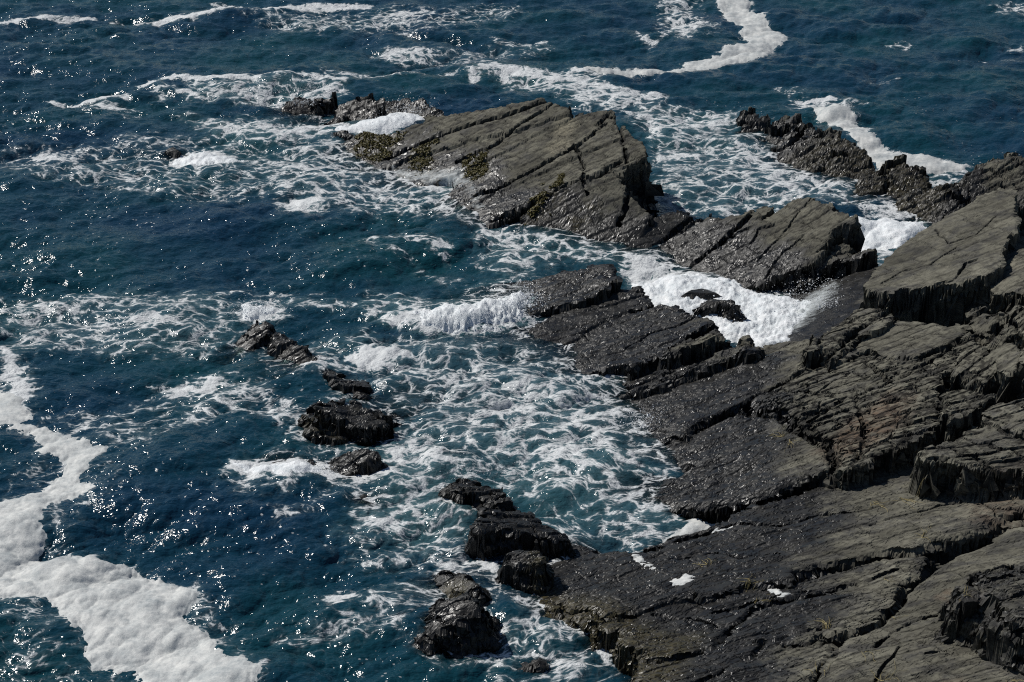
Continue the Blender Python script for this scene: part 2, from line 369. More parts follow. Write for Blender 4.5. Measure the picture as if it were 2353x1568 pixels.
# --- rocks behind on the left
g = 'small rocks beyond the left end of the largest slab'
thing('l1', 'rock', 'low rock with square black knob, leftmost of rocks beyond the largest slab', 'rock', g)
slab('l1', [(601,247),(656,232),(685,227),(709,227),(740,225),(762,243),(735,252),(680,253),(613,253)], [(620,251,.0),(700,252,.0),(700,229,.34)], s=3)
slab('l1', [(709,226),(718,218),(742,217),(769,213),(773,222),(757,232),(728,234)], [(735,231,.50),(720,220,.62),(768,215,.80)], s=6, part='knob', blk=1.3)
thing('l2', 'rock', 'narrow dark rock wedge pointing down to the white pocket of foam', 'rock', g)
slab('l2', [(723,253),(748,246),(795,258),(806,274),(797,283),(770,276),(735,266)], [(735,264,0.0),(795,281,.04),(790,257,.32)], s=4)
thing('l3', 'rock', 'gable shaped grey slab with a black triangular end, beyond the largest slab', 'rock', g)
slab('l3', [(776,236),(819,225),(853,217),(882,227),(882,240),(831,273),(808,274),(797,258)], [(808,274,.0),(797,258,.18),(882,238,.66),(853,217,.92),(780,238,.42)], s=6)
thing('l4', 'rock', 'flat grey shelf rock joining the largest slab at its upper left corner', 'rock', g)
slab('l4', [(880,230),(920,225),(973,224),(984,236),(1009,247),(1021,258),(1010,275),(987,279),(968,272),(942,256),(925,245),(885,258)], [(885,258,.06),(970,274,.0),(1000,245,.55),(920,226,.62)], s=4)
thing('l5', 'rock', 'small mossy rock tip beside the left point of the largest slab', 'rock', g)
slab('l5', [(766,304),(798,296),(810,305),(808,317),(790,318)], [(768,306,.1),(806,316,.15),(800,298,.35)], s=3, wet=.3, low=-9)
thing('l6', 'rock', 'small lone pyramid rock in open water left of a patch of surf', 'rock')
slab('l6', [(374,347),(386,338),(398,330),(404,336),(411,346),(395,349)], [(398,332,.26),(372,347,.0),(395,349,.0)], s=2.2, edge=.06, low=-9)
thing('l7', 'rock', 'small rock half covered by foam, farthest from the camera', 'rock')
slab('l7', [(880,136),(900,126),(935,127),(948,138),(915,141)], [(900,127,.38),(880,138,.0),(945,140,.0)], s=2, low=-9)

# --- jagged ridge on the right, in the sea
g = 'jagged dark rocks in line behind the big dry slab'
thing('r1', 'rock_ridge', 'long jagged ridge of upturned strata standing in the sea on the right', 'rock', g)
PR = [(1791,331,0),(1815,382,0),(1872,400,0),(1935,403,.05),(1881,277,1.5),(1953,337,1.5),(2004,367,1.2)]
slab('r1', [(1770,352),(1791,335),(1845,312),(1905,300),(1940,330),(1912,362),(1885,402),(1872,401),(1815,382)], [(1770,352,0),(1815,382,0),(1872,401,0),(1845,312,.75),(1905,300,1.15),(1940,330,1.1)], rough=1.8, blk=1.5, edge=.12, s=3)
slab('r1', [(1872,401),(1900,364),(1940,328),(1953,337),(1980,343),(2004,367),(2025,391),(2015,410),(1977,414),(1935,403)], [(1872,401,0),(1935,404,.0),(1977,415,.0),(1953,337,1.1),(1980,343,1.05),(2010,370,.8),(2020,395,.4)], rough=1.8, blk=1.5, edge=.12, s=3)
slab('r1', [(1698,278),(1705,266),(1725,256),(1758,262),(1767,280),(1755,292),(1725,290),(1705,288)], [(1705,289,.1),(1755,292,.15),(1730,260,.72)], rough=2.2, blk=1.7, edge=.14, part='knob', s=3)
slab('r1', [(1760,295),(1775,280),(1809,260),(1842,283),(1842,300),(1800,305)], [(1770,298,.15),(1830,303,.4),(1809,262,.95)], rough=2.4, blk=1.7, edge=.14, part='knob', s=3.5)
slab('r1', [(1842,300),(1845,285),(1881,277),(1905,298),(1915,318),(1870,318)], [(1850,312,.55),(1905,314,.8),(1881,279,1.25)], rough=2.4, blk=1.7, edge=.14, part='knob', s=3.5)
slab('r1', [(1900,312),(1929,301),(1953,337),(1962,352),(1925,350)], [(1910,335,.75),(1950,350,.8),(1930,303,1.25)], rough=2.2, blk=1.6, edge=.12, part='knob', s=4)
slab('r1', [(1716,302),(1760,300),(1830,305),(1860,318),(1815,347),(1791,333),(1752,316)], [(1716,304,0),(1752,316,0),(1791,334,.0),(1760,300,.28),(1840,308,.6)], rough=1.8, blk=1.5, s=3)
thing('r2', 'boulder', 'craggy black boulder with pointed top at the right end of the jagged ridge', 'rock', g)
slab('r2', [(1971,436),(1983,412),(2025,394),(2040,400),(2030,430),(2010,455),(1985,450)], [(1975,440,.1),(2010,454,.03),(2030,397,.65)], rough=1.6, blk=1.4, edge=.14, s=3)
slab('r2', [(2025,395),(2046,373),(2088,361),(2097,382),(2127,397),(2147,421),(2110,432),(2067,458),(2020,455),(2035,425)], [(2030,453,.0),(2067,458,.0),(2050,375,.95),(2090,364,1.12),(2140,415,.62)], rough=1.8, blk=1.5, edge=.14, s=3)
thing('r3', 'boulder', 'rounded glistening boulder right of the craggy pointed one', 'rock', g)
slab('r3', [(2058,465),(2080,450),(2115,430),(2160,420),(2202,421),(2212,450),(2208,478),(2157,505),(2105,499),(2073,475)], [(2073,475,.0),(2105,500,.0),(2120,432,.8),(2200,424,1.1)], rough=1.8, blk=1.4, edge=.2, dome=.2, s=3.5)
thing('r4', 'boulder', 'tall dark boulder with a yellowish vein at the right edge behind the big dry slab', 'rock', g)
slab('r4', [(2200,418),(2217,397),(2260,383),(2300,368),(2331,355),(2420,365),(2420,470),(2300,470),(2215,480)], [(2205,470,.5),(2300,475,.8),(2217,397,1.3),(2331,358,2.0),(2400,370,2.0)], rough=1.8, blk=1.4, edge=.2, s=4)
crack([(2225,465),(2232,415),(2290,385),(2331,365)], [.6,1.3,1.7,1.95], .04, .1)

# --- big dry slab
thing('big', 'rock_slab', 'big dry pale brown slab at the right edge, flat topped over a black shaded front', 'rock')
PS = [(1995,650,2.3),(2262,643,3.1),(2330,440,4.3),(2110,540,3.0)]
slab('big', [(1988,655),(2010,613),(2067,565),(2133,520),(2217,475),(2271,448),(2298,433),(2337,436),(2334,526),(2307,571),(2295,610),(2262,640),(2217,644),(2193,656),(2121,660),(2052,671),(1998,668)], PS, jnt=.35, rough=.75, s=7, edge=.09, r=.06)
slab('big', [(2290,600),(2312,572),(2335,530),(2420,500),(2420,700),(2330,668),(2286,676)], [(2290,610,2.9),(2300,670,2.9),(2400,560,3.7)], part='ledge', jnt=.6, s=5)
crack([(2120,660),(2193,646),(2215,615),(2240,610)], [2.7,2.9,3.0,3.1], .03, .15)

# --- stepped ledges left of the foam cove
thing('d1', 'rock_slab', 'foremost left wet slab beside the breaking wave, dark end face to the right', 'rock', 'stepped wet slabs between the cove and the breaking wave')
slab('d1', [(1165,655),(1219,640),(1264,631),(1303,624),(1318,625),(1363,610),(1401,603),(1415,612),(1422,640),(1384,664),(1339,682),(1294,698),(1249,714),(1198,737),(1190,727),(1219,703),(1201,679)], [(1195,733,.02),(1165,655,.02),(1419,616,1.25),(1384,664,1.0)], rough=1.2, s=6, jnt=.55)
thing('d2', 'rock_slab', 'second wet slab from the breaking wave, between two dark cracks', 'rock', 'stepped wet slabs between the cove and the breaking wave')
slab('d2', [(1198,741),(1249,722),(1294,707),(1339,690),(1384,673),(1425,662),(1440,659),(1465,652),(1474,664),(1501,683),(1508,696),(1483,706),(1429,721),(1387,739),(1339,754),(1309,762),(1273,759),(1198,762)], [(1205,757,-.02),(1310,762,.05),(1505,690,.95),(1440,660,.85)], rough=1.1, s=5, jnt=.55)
thing('d3', 'rock_slab', 'wide wet slab with broken front edge, third from the breaking wave', 'rock', 'stepped wet slabs between the cove and the breaking wave')
PD3 = [(1306,790,0),(1330,756,0),(1357,841,.12),(1520,697,.95),(1669,760,1.35),(1579,800,.95)]
slab('d3', [(1335,756),(1387,742),(1429,724),(1483,709),(1508,698),(1522,697),(1543,703),(1570,718),(1615,720),(1633,733),(1642,747),(1609,760),(1570,778),(1535,800),(1531,812),(1489,820),(1455,845),(1425,841),(1357,841),(1324,823),(1306,793),(1303,778)], PD3, rough=1.3, s=4.5, jnt=.55)
slab('d3', [(1535,800),(1570,779),(1609,761),(1642,748),(1657,747),(1669,760),(1676,772),(1651,782),(1609,794),(1579,802),(1540,812)], PD3, up=.03, rough=1.2, blk=1.4, jnt=1.6, s=5)
crack([(1642,747),(1609,761),(1570,779),(1555,790)], [1.2,1.1,1.0,.9], .04, .2)
thing('d4', 'rock_slab', 'narrow broken ledge below the wide wet slab, ending in small blocks by the cove', 'rock', 'stepped wet slabs between the cove and the breaking wave')
slab('d4', [(1459,856),(1500,832),(1540,820),(1610,803),(1650,790),(1690,782),(1711,780),(1718,790),(1675,828),(1609,853),(1579,868),(1519,889),(1489,905),(1480,893),(1474,868)], [(1465,860,.05),(1487,903,.1),(1712,783,1.15),(1675,828,1.05)], rough=1.4, blk=1.6, s=4.5)
slab('d4', [(1711,812),(1716,795),(1730,785),(1746,797),(1738,812)], [(1730,800,1.3)], part='knob', s=5, blk=1.3)
slab('d4', [(1612,797),(1618,785),(1650,776),(1680,771),(1690,780),(1650,790)], [(1615,795,.95),(1680,775,1.15),(1650,785,1.05)], part='knob', s=4, blk=1.3)

# --- shore shelves
thing('shelf', 'rock_shelf', 'wide bedrock shelf below the cove with a patch of reddish jointed blocks', 'rock')
PE = [(1490,905,.05),(1477,1000,0),(1573,1003,.35),(1750,800,1.0),(1900,824,1.75),(2230,766,3.0),(2140,995,2.9),(1940,1080,2.0)]
slab('shelf', [(1489,912),(1519,895),(1609,860),(1675,836),(1715,805),(1745,806),(1770,792),(1804,782),(1850,778),(1880,800),(1905,826),(1857,848),(1815,869),(1737,907),(1700,935),(1651,957),(1609,978),(1573,1002),(1510,1010),(1480,1004),(1505,975),(1508,945),(1492,925)], PE, jnt=.5, rough=1.6)
slab('shelf', [(1854,806),(1853,785),(1866,768),(1885,774),(1884,798),(1872,812)], [(1870,790,2.05)], part='knob', s=6)
slab('shelf', [(1880,808),(1881,786),(1917,752),(1950,725),(1986,704),(2020,700),(2049,706),(2062,727),(2020,752),(1977,775),(1908,829)], PE, up=.30, jnt=1.6, rough=1, s=6)
slab('shelf', [(1908,832),(1977,780),(2062,731),(2127,738),(2187,744),(2220,748),(2236,763),(2195,787),(2160,800),(2127,814),(2067,823),(1985,805),(1930,835)], PE, up=.08, jnt=.6, rough=.8)
slab('shelf', [(1905,828),(1930,836),(1985,806),(2067,824),(2127,815),(2160,801),(2236,765),(2250,790),(2210,830),(2160,870),(2165,920),(2160,980),(2139,995),(2090,1012),(2037,1037),(1990,1062),(1947,1078),(1925,1075),(1911,1046),(1905,1016),(1860,993),(1815,965),(1797,947),(1750,945),(1700,940),(1737,905),(1815,869),(1857,848)], PE, up=-.02, jnt=1.5, rough=1.0, part='block', blk=1.2)
crack([(1900,825),(1857,849),(1815,869),(1737,906),(1724,922)], [1.7,1.5,1.4,1.1,1.0], .05, .2)
crack([(2062,729),(1977,776),(1908,829)], [2.2,2.0,1.8], .12, .5)
crack([(1724,923),(1690,940),(1651,957),(1609,978),(1573,1002)], [1.0,.9,.8,.6,.4], .08, .35)
crack([(1719,923),(1735,940),(1797,945),(1815,965),(1860,992),(1905,1015),(1920,1075)], [1.1,1.1,1.3,1.4,1.6,1.7,1.9], .11, .45)
crack([(2236,764),(2160,830),(2070,880),(1990,905),(1920,925),(1860,960)], [2.9,2.6,2.3,2.1,1.9,1.7], .05, .22)
crack([(1995,840),(2040,880),(2080,860)], [2.1,2.2,2.3], .04, .2)
crack([(1820,965),(1900,935),(1960,905),(2060,870)], [1.4,1.8,2.0,2.3], .04, .2)
crack([(1860,975),(1960,940),(2050,925),(2130,900)], [1.6,2.0,2.3,2.6], .05, .2)
crack([(1905,1015),(1960,1018),(2040,990),(2100,965),(2160,950)], [1.8,2.0,2.4,2.7,2.9], .05, .25)
crack([(1960,905),(1975,940),(1985,1000),(1975,1060)], [2.0,2.1,2.2,2.1], .04, .2)
thing('wet', 'rock_shelf', 'domed black wet shelf at the waterline with a deep shadowed front, above the foam tongue', 'rock')
slab('wet', [(1573,1005),(1609,981),(1651,961),(1700,944),(1740,950),(1797,950),(1815,968),(1860,996),(1903,1018),(1913,1048),(1923,1073),(1900,1088),(1860,1102),(1800,1122),(1740,1143),(1680,1157),(1600,1167),(1560,1160),(1510,1138),(1505,1112),(1560,1092),(1585,1072),(1540,1055),(1490,1062),(1500,1032),(1482,1006)], [(1490,1010,-.02),(1500,1062,-.03),(1515,1140,.12),(1700,1150,.95),(1700,945,.75),(1910,1050,1.8)], s=6, rough=1.7, jnt=.5, dome=.12)
crack([(1640,975),(1700,955),(1760,950)], [.6,.8,1.0], .05, .15)

# --- the lower platform
thing('plat', 'rock_platform', 'lowest and widest rock platform, wet left, dry right, split by long winding cracks', 'rock')
PF = [(1350,1262,.05),(1690,1195,.1),(1560,1237,0.05),(1300,1365,.65),(1470,1490,1.0),(2353,1140,2.9),(2353,1560,3.4),(2000,1300,1.7)]
fa = [(1690,1345),(1760,1340),(1815,1338),(1842,1322),(1887,1307),(1962,1289),(2037,1271),(2097,1265),(2150,1252),(2217,1236),(2277,1206),(2352,1180),(2460,1140)]
fb = [(1880,1700),(1870,1565),(1887,1523),(1917,1487),(1917,1472),(1947,1454),(2022,1424),(2076,1364),(2082,1346),(2139,1298),(2172,1268),(2217,1240)]
slab('plat', [(1240,1312),(1310,1272),(1350,1257),(1440,1264),(1500,1257),(1560,1237),(1640,1217),(1680,1210),(1695,1188),(1720,1176),(1800,1152),(1880,1118),(1947,1087),(2037,1042),(2139,1000),(2353,940),(2460,910)] + fa[::-1] + [(1500,1400),(1400,1420),(1320,1400),(1280,1370),(1240,1335)], PF, s=2.6, jnt=.4, rough=1.6, up=.05, edge=.2)
slab('plat', [(1280,1365),(1500,1380)] + fa[:9] + [(2217,1242)] + fb[::-1][1:] + [(1480,1700),(1462,1560),(1474,1508),(1440,1478),(1370,1440),(1320,1400)], PF, s=2.4, jnt=.5, rough=1.7, up=-.10, edge=.2)
slab('plat', fb + [(2277,1210),(2352,1184),(2460,1144),(2460,1750),(1900,1750)], PF, s=5, jnt=.4, rough=1.3, up=-.05)
ha = [1.2,1.3,1.3,1.4,1.5,1.7,1.9,2.1,2.2,2.4,2.6,2.8,3.0]
crack(fa[3:], ha[3:], .12, .55)
hb = [2.2,2.1,2.1,2.1,2.1,2.1,2.2,2.3,2.3,2.3,2.4,2.4]
crack(fb, hb, .075, .6)
crack([(2150,1252),(2217,1236),(2277,1206)], [2.3,2.5,2.7], .2, .45)
crack([(1960,1335),(1880,1362),(1800,1378),(1740,1400),(1690,1440),(1655,1480)], [1.8,1.6,1.5,1.3,1.2,1.1], .10, .4)
crack([(1920,1340),(1960,1335),(2000,1325),(2060,1310)], [1.7,1.8,1.9,2.0], .04, .15)
crack([(1730,1470),(1800,1455),(1870,1440),(1945,1430)], [1.5,1.7,1.8,2.0], .04, .15)
crack([(2010,1470),(2060,1430),(2130,1400),(2205,1368)], [2.3,2.4,2.5,2.8], .04, .18)
crack([(1945,1454),(1890,1450),(1860,1470),(1800,1480)], [2.0,1.9,1.8,1.6], .05, .2)
crack([(1655,1480),(1640,1500),(1560,1515),(1480,1510)], [1.1,1.1,1.0,1.0], .08, .3)
crack([(1600,1568),(1650,1545),(1730,1500),(1750,1470)], [1.3,1.4,1.5,1.5], .05, .2)
crack([(2000,1190),(2080,1170),(2160,1130),(2230,1125)], [2.0,2.1,2.5,2.6], .03, .1)

thing('h1', 'rock_ledge', 'curved dry ledge with a rounded fluted front, standing on the platform at the right edge', 'rock', 'dry ledges up the right edge')
slab('h1', [(2122,1045),(2122,1030),(2155,1012),(2205,998),(2250,985),(2300,978),(2440,960),(2440,1085),(2353,1080),(2300,1074),(2250,1068),(2190,1058),(2145,1055)], [(2125,1040,3.15),(2300,1070,3.3),(2300,980,3.5)], jnt=1.6, s=6)
thing('h2', 'rock_ledge', 'square edged dry ledge above the curved ledge, black front to the right', 'rock', 'dry ledges up the right edge')
slab('h2', [(2166,925),(2160,895),(2200,885),(2250,890),(2292,903),(2262,922),(2235,945),(2180,968),(2170,950)], [(2170,930,3.2),(2180,965,3.2),(2285,900,3.7)], jnt=1.8, s=6)
thing('h6', 'rock_ledge', 'small dry shelf between the square ledge and the curved ledge at the right edge', 'rock', 'dry ledges up the right edge')
slab('h6', [(2258,945),(2290,925),(2353,912),(2440,900),(2440,1010),(2353,990),(2300,975),(2262,975)], [(2260,950,3.55),(2265,975,3.5),(2400,930,4.0)], jnt=1.8, s=6)
thing('h3', 'rock_block', 'upright dry block with a black right face, above the square ledge', 'rock', 'dry ledges up the right edge')
slab('h3', [(2196,845),(2200,815),(2235,792),(2268,790),(2292,815),(2308,842),(2280,862),(2262,885),(2225,880),(2200,868)], [(2200,850,3.2),(2262,885,3.3),(2300,840,3.8),(2240,793,3.7)], jnt=1.5, s=7)
thing('h4', 'rock_block', 'tall split block at the right edge beside the upright block', 'rock', 'dry ledges up the right edge')
slab('h4', [(2290,805),(2300,785),(2330,783),(2350,800),(2335,850),(2315,860)], [(2295,810,3.9),(2345,800,4.2),(2320,855,3.9)], jnt=.6, s=8)
slab('h4', [(2352,800),(2370,770),(2460,760),(2460,850),(2353,850)], [(2353,810,4.2),(2440,790,4.4),(2400,850,4.3)], jnt=.6, s=8)
thing('h5', 'rock_outcrop', 'lumpy broken brown rocks under the shaded right end of the big dry slab', 'rock', 'dry ledges up the right edge')
slab('h5', [(2208,745),(2235,712),(2265,702),(2290,705),(2300,725),(2285,765),(2262,785),(2235,770)], [(2210,745,2.9),(2260,780,2.9),(2280,705,3.6)], s=4, dome=.12, blk=1.5)
slab('h5', [(2268,790),(2285,765),(2295,735),(2320,722),(2342,740),(2335,775),(2300,790)], [(2270,788,3.1),(2330,780,3.4),(2320,722,3.9)], s=4, dome=.12, blk=1.6)
slab('h5', [(2310,720),(2330,698),(2460,690),(2460,770),(2345,765)], [(2315,720,3.5),(2350,765,3.6),(2400,700,4.2)], s=4, dome=.1, blk=1.6)
thing('k', 'boulder', 'rough black fronted block in the bottom right corner', 'rock')
slab('k', [(2217,1345),(2225,1322),(2250,1305),(2292,1292),(2460,1280),(2460,1440),(2353,1420),(2310,1400),(2265,1372),(2225,1362)], [(2220,1340,3.75),(2300,1395,3.9),(2300,1300,3.8),(2400,1290,4.0)], s=3.2, rough=2, edge=.18, blk=1.4, wet=.55)

# --- small rocks in the near water
g = 'small black rocks in a line off the shore'
thing('m1', 'rock', 'chain of three black knobs with surf breaking over its left end', 'rock', g)
slab('m1', [(569,744),(577,734),(592,731),(612,738),(622,757),(617,770),(600,772),(582,762)], [(575,750,.25),(612,768,.3),(600,734,.55)], part='knob', dome=0.075, blk=1.2, s=3, edge=.1)
slab('m1', [(617,775),(630,760),(650,761),(672,775),(682,785),(660,788),(635,790)], [(620,780,.2),(660,788,.25),(640,762,.6)], part='knob', dome=0.075, s=3, edge=.1)
slab('m1', [(645,797),(665,785),(700,793),(722,812),(728,824),(712,828),(688,824),(660,818),(648,810)], [(650,812,.08),(712,828,.1),(690,792,.55)], part='knob', dome=0.050, s=3, edge=.1)
thing('m2', 'rock', 'long low rock between the three knobs and the largest lone boulder', 'rock', g)
slab('m2', [(743,852),(776,864),(806,878),(848,888),(864,904),(845,912),(820,908),(794,892),(765,872)], [(745,855,.0),(800,895,.0),(825,882,.42),(860,903,.15)], dome=0.040, blk=1.5, s=3, edge=.12)
thing('m3', 'boulder', 'largest lone boulder, blocky and glistening with brown ridges', 'rock', g)
slab('m3', [(704,930),(728,923),(760,922),(797,922),(812,917),(830,928),(893,965),(895,975),(840,985),(815,978),(770,952),(735,942)], [(704,932,.85),(810,978,.75),(893,968,.55),(797,922,1.0)], s=4, blk=1.3, rough=1.5, edge=.12)
slab('m3', [(690,950),(705,944),(770,958),(812,985),(808,1005),(770,1010),(720,996),(690,965)], [(692,955,.35),(720,994,.03),(805,1003,.05),(810,985,.55),(705,944,.65)], s=3, blk=1.6, rough=1.8)
thing('m4', 'boulder', 'wedge shaped boulder with sharp ridge, foam at its foot, in front of the largest boulder', 'rock', g)
slab('m4', [(742,1085),(767,1043),(800,1034),(842,1031),(862,1038),(836,1062),(815,1083),(788,1093),(752,1091)], [(747,1088,.0),(800,1092,.05),(845,1031,.85),(858,1040,.85)], s=3.4, rough=1.1, edge=.08)
thing('m5', 'rock', 'low rock awash in a ring of foam left of the wedge shaped boulder', 'rock', g)
slab('m5', [(590,1067),(638,1052),(680,1049),(740,1064),(735,1070),(660,1070),(610,1073)], [(600,1068,.03),(735,1068,.1),(680,1050,.28)], dome=0.040, s=2, edge=.1, low=-9)
thing('m6', 'rock', 'low brown rock barely above foam, right of the wedge shaped boulder', 'rock', g)
slab('m6', [(989,1052),(1010,1041),(1045,1043),(1066,1058),(1055,1066),(1020,1060)], [(992,1054,.03),(1060,1064,.08),(1030,1042,.25)], dome=0.030, s=2, edge=.1, low=-9)
thing('m13', 'rock', 'tiny dark rock barely showing in water below the wedge shaped boulder', 'rock', g)
slab('m13', [(812,1153),(835,1140),(858,1148),(852,1160)], [(815,1155,.02),(855,1155,.05),(838,1142,.16)], dome=0.025, s=2, edge=.1, low=-9)
thing('m7', 'rock', 'rough barnacled rock above the dark fluted boulder', 'rock', g)
slab('m7', [(1029,1120),(1038,1105),(1055,1097),(1074,1100),(1116,1121),(1168,1147),(1172,1158),(1140,1158),(1110,1150),(1075,1136),(1055,1128)], [(1032,1122,.1),(1110,1150,.45),(1170,1155,.3),(1070,1099,.6)], s=3, rough=1.8, blk=1.4)
thing('m8', 'boulder', 'dark flat topped boulder with a fluted black front, beside the left edge of the platform', 'rock', g)
slab('m8', [(1092,1205),(1098,1190),(1119,1175),(1168,1173),(1216,1183),(1242,1206),(1292,1230),(1300,1240),(1235,1236),(1180,1220),(1130,1208),(1102,1215)], [(1098,1208,.75),(1119,1176,.7),(1216,1184,.65),(1298,1236,.25),(1180,1218,.85)], s=3.4, rough=1.3, blk=1.3)
thing('m9', 'rock', 'stubby fluted rock joined to the left tip of the platform', 'rock', g)
slab('m9', [(1163,1296),(1171,1283),(1203,1274),(1240,1283),(1250,1292),(1235,1300),(1195,1302)], [(1165,1295,.6),(1200,1300,.7),(1235,1285,.75),(1203,1275,.65)], s=3, rough=1.6, blk=1.4)
thing('m10', 'rock', 'brown mossy rock just behind the tall black boulder at the bottom', 'rock', g)
slab('m10', [(1002,1322),(1013,1304),(1045,1304),(1077,1322),(1104,1350),(1085,1361),(1049,1362),(1023,1342)], [(1003,1324,.05),(1049,1362,.2),(1100,1350,.5),(1045,1305,.65)], dome=0.075, s=2.6, rough=1.4, wet=0.1)
thing('m11', 'boulder', 'tall black hunched boulder nearest the camera, alone in dark water', 'rock', g)
slab('m11', [(960,1460),(975,1435),(990,1408),(1003,1376),(1030,1372),(1071,1363),(1098,1366),(1118,1388),(1100,1400),(1060,1425),(1020,1450),(985,1470)], [(960,1462,.3),(990,1468,.55),(1005,1378,.95),(1095,1368,1.2),(1112,1390,1.1)], s=2.6, rough=1.5, dome=0.060, r=.3, edge=.14)
thing('m12', 'rock', 'small dark rock low in the water at the bottom, left of the platform front', 'rock', g)
slab('m12', [(1193,1530),(1232,1509),(1243,1518),(1236,1531),(1210,1534)], [(1196,1530,.02),(1235,1530,.1),(1232,1510,.3)], s=2.4, edge=.08, low=-9)
thing('n1', 'rock', 'low smooth black rock in white foam behind the cove boulder', 'rock', 'rocks in the white cove')
slab('n1', [(1572,673),(1583,665),(1614,661),(1645,670),(1659,677),(1610,676)], [(1574,674,.30),(1655,677,.25),(1610,662,.55)], dome=.07, s=2.5, edge=.06, rough=.5, jnt=0, low=-9)
thing('n2', 'boulder', 'round shouldered black boulder standing in the churning white cove', 'rock', 'rocks in the white cove')
slab('n2', [(1604,700),(1612,692),(1636,684),(1665,682),(1692,683),(1701,694),(1690,698),(1650,697),(1620,702)], [(1605,702,.45),(1692,684,.75),(1636,685,.7),(1660,698,.7)], dome=.1, s=3, edge=.08, rough=.8, jnt=.4)
thing('n3', 'rock', 'tiny rock tip at the edge of the cove foam under the wet ramp', 'rock', 'rocks in the white cove')
slab('n3', [(1832,712),(1840,706),(1850,710),(1856,730),(1848,730)], [(1840,709,.40),(1852,728,.2),(1833,713,.3)], s=3, edge=.05, low=-9)

crack([(1700,1240),(1790,1225),(1880,1190),(1960,1180)], [.6,1.0,1.3,1.6], .035, .12)
crack([(1560,1300),(1640,1290),(1700,1300),(1790,1285)], [.5,.6,.9,1.1], .035, .12)
crack([(2230,1125),(2290,1150),(2353,1150)], [2.7,2.8,2.9], .03, .1)
crack([(2240,1085),(2262,1130),(2300,1165),(2320,1190)], [2.7,2.7,2.8,2.8], .03, .1)
crack([(1640,1400),(1700,1390),(1770,1372),(1850,1350)], [1.1,1.2,1.4,1.6], .04, .15)
crack([(1500,1400),(1580,1410),(1650,1440)], [.9,1.0,1.1], .04, .15)
crack([(2130,1480),(2200,1460),(2260,1470)], [2.7,2.9,3.0], .03, .1)
crack([(2000,1568),(2050,1500),(2080,1460)], [2.3,2.4,2.5], .03, .1)
crack([(1545,860),(1600,835),(1640,800)], [.5,.8,1.0], .03, .12)
crack([(1440,790),(1500,760),(1560,745),(1600,730)], [.6,.8,1.0,1.1], .03, .12)
crack([(1380,700),(1450,690),(1490,680)], [.6,.7,.8], .03, .1)
crack([(1850,540),(1800,580),(1760,625)], [1.6,1.1,.7], .03, .12)
crack([(2030,640),(2080,610),(2140,600),(2200,570)], [2.5,2.8,3.0,3.2], .025, .07)
crack([(2150,540),(2180,560),(2240,545),(2290,500)], [3.1,3.2,3.4,3.8], .025, .07)


# ------------------------------------------------------------------ the grid the rocks are measured on
def fan(step_x, step_y, margin, y_lo_px, y_hi_px):
    """rows get wider apart with distance from the shore path"""
    rows = np.arange(y_lo_px, y_hi_px, -step_y)
    yy = np.array([P(1176.5, r, 0)[1] for r in rows])
    ww = np.array([P(2353, r, 0)[0] for r in rows])
    cols = np.arange(-margin, margin + 1e-6, step_x * 2 / 2353)
    return cols, yy, ww
cols, yy, ww = fan(2.35, 1.45, 1.16, 1900, 170)
X = (cols[None, :] * ww[:, None]).astype(f4); Y = np.repeat(yy[:, None], len(cols), 1).astype(f4)
ang = R(10)
U = X * math.cos(ang) + Y * math.sin(ang); V = -X * math.sin(ang) + Y * math.cos(ang)
wx_ = fbm(X * .9, Y * .9, 3, 3); wy_ = fbm(X * .9, Y * .9, 9, 3)
j1, v1 = worley((U + wx_ * .5) / 1.25, (V + wy_ * .3) / .55, 5)
j2, v2 = worley((U + wx_ * .4) / .5, (V + wy_ * .3) / .24, 21)
# jointing: long lines along the strike, short cross cuts between them, each brick of rock a little higher or lower
def jhash(a, b, seed):
    return (_hash(a.astype(np.int32), b.astype(np.int32), seed) & np.uint32(1023)).astype(f4) / 1023
def bricks(u, v, dv, du, seed, keep):
    a = v / dv; r = np.floor(a + .5); dA = np.abs(a - r) * dv
    onA = sstep(-.25, .05, perlin(u / (du * 2.2) + r * 7.31, r * 3.17 + seed, seed) + keep)
    q_ = np.floor(a); b = (u + .55 * v) / du + jhash(q_, q_ * 0, seed + 1) * 3.7; rb = np.floor(b + .5); dB = np.abs(b - rb) * du
    onB = jhash(q_, rb, seed + 2) < (.55 + keep)
    return dA, onA, dB, onB.astype(f4), jhash(q_, np.floor(b), seed + 3)
uu = U + .08 * wx_; vv = V + .07 * wx_ + .04 * wy_ + .6 * fbm(U * .12, V * .12, 15, 2)
nj = fbm(X * 3.5, Y * 3.5, 66, 3)
dA1, onA1, dB1, onB1, hb1 = bricks(uu + nj * .04, vv + nj * .035, .42, .95, 100, .15)
dA2, onA2, dB2, onB2, hb2 = bricks(uu + nj * .03, vv + nj * .03, .15, .34, 140, -.05)
reg = sstep(-.15, .25, fbm(X * .45, Y * .45, 88, 3))
def jl(d, on, w): return on * np.exp(-(d / w) ** 4)
fat = .8 + .55 * (Y / 60)      # no joint narrower than the mesh can carry
JA = np.maximum(jl(dA1, onA1, .028 * fat), jl(dB1, onB1, .024 * fat)); JB = np.maximum(jl(dA2, onA2, .018 * fat), jl(dB2, onB2, .016 * fat)) * reg
nbig = fbm(U * .35, V * .55, 31, 3); nmid = fbm(U * .9, V * 2.0, 41, 5, .55); nhi = fbm(U * 3.1, V * 5.0, 51, 3, .6)
iso = fbm(X * 2.2, Y * 2.2, 61, 4, .6)
q = nmid * 5 + nbig * 5; plates = np.floor(q) + sstep(.0, .16, q - np.floor(q))
H = np.full(X.shape, -3.0, f4); ID = np.full(X.shape, -1, np.int32); WETB = np.zeros(X.shape, f4); JNT = np.ones(X.shape, f4)
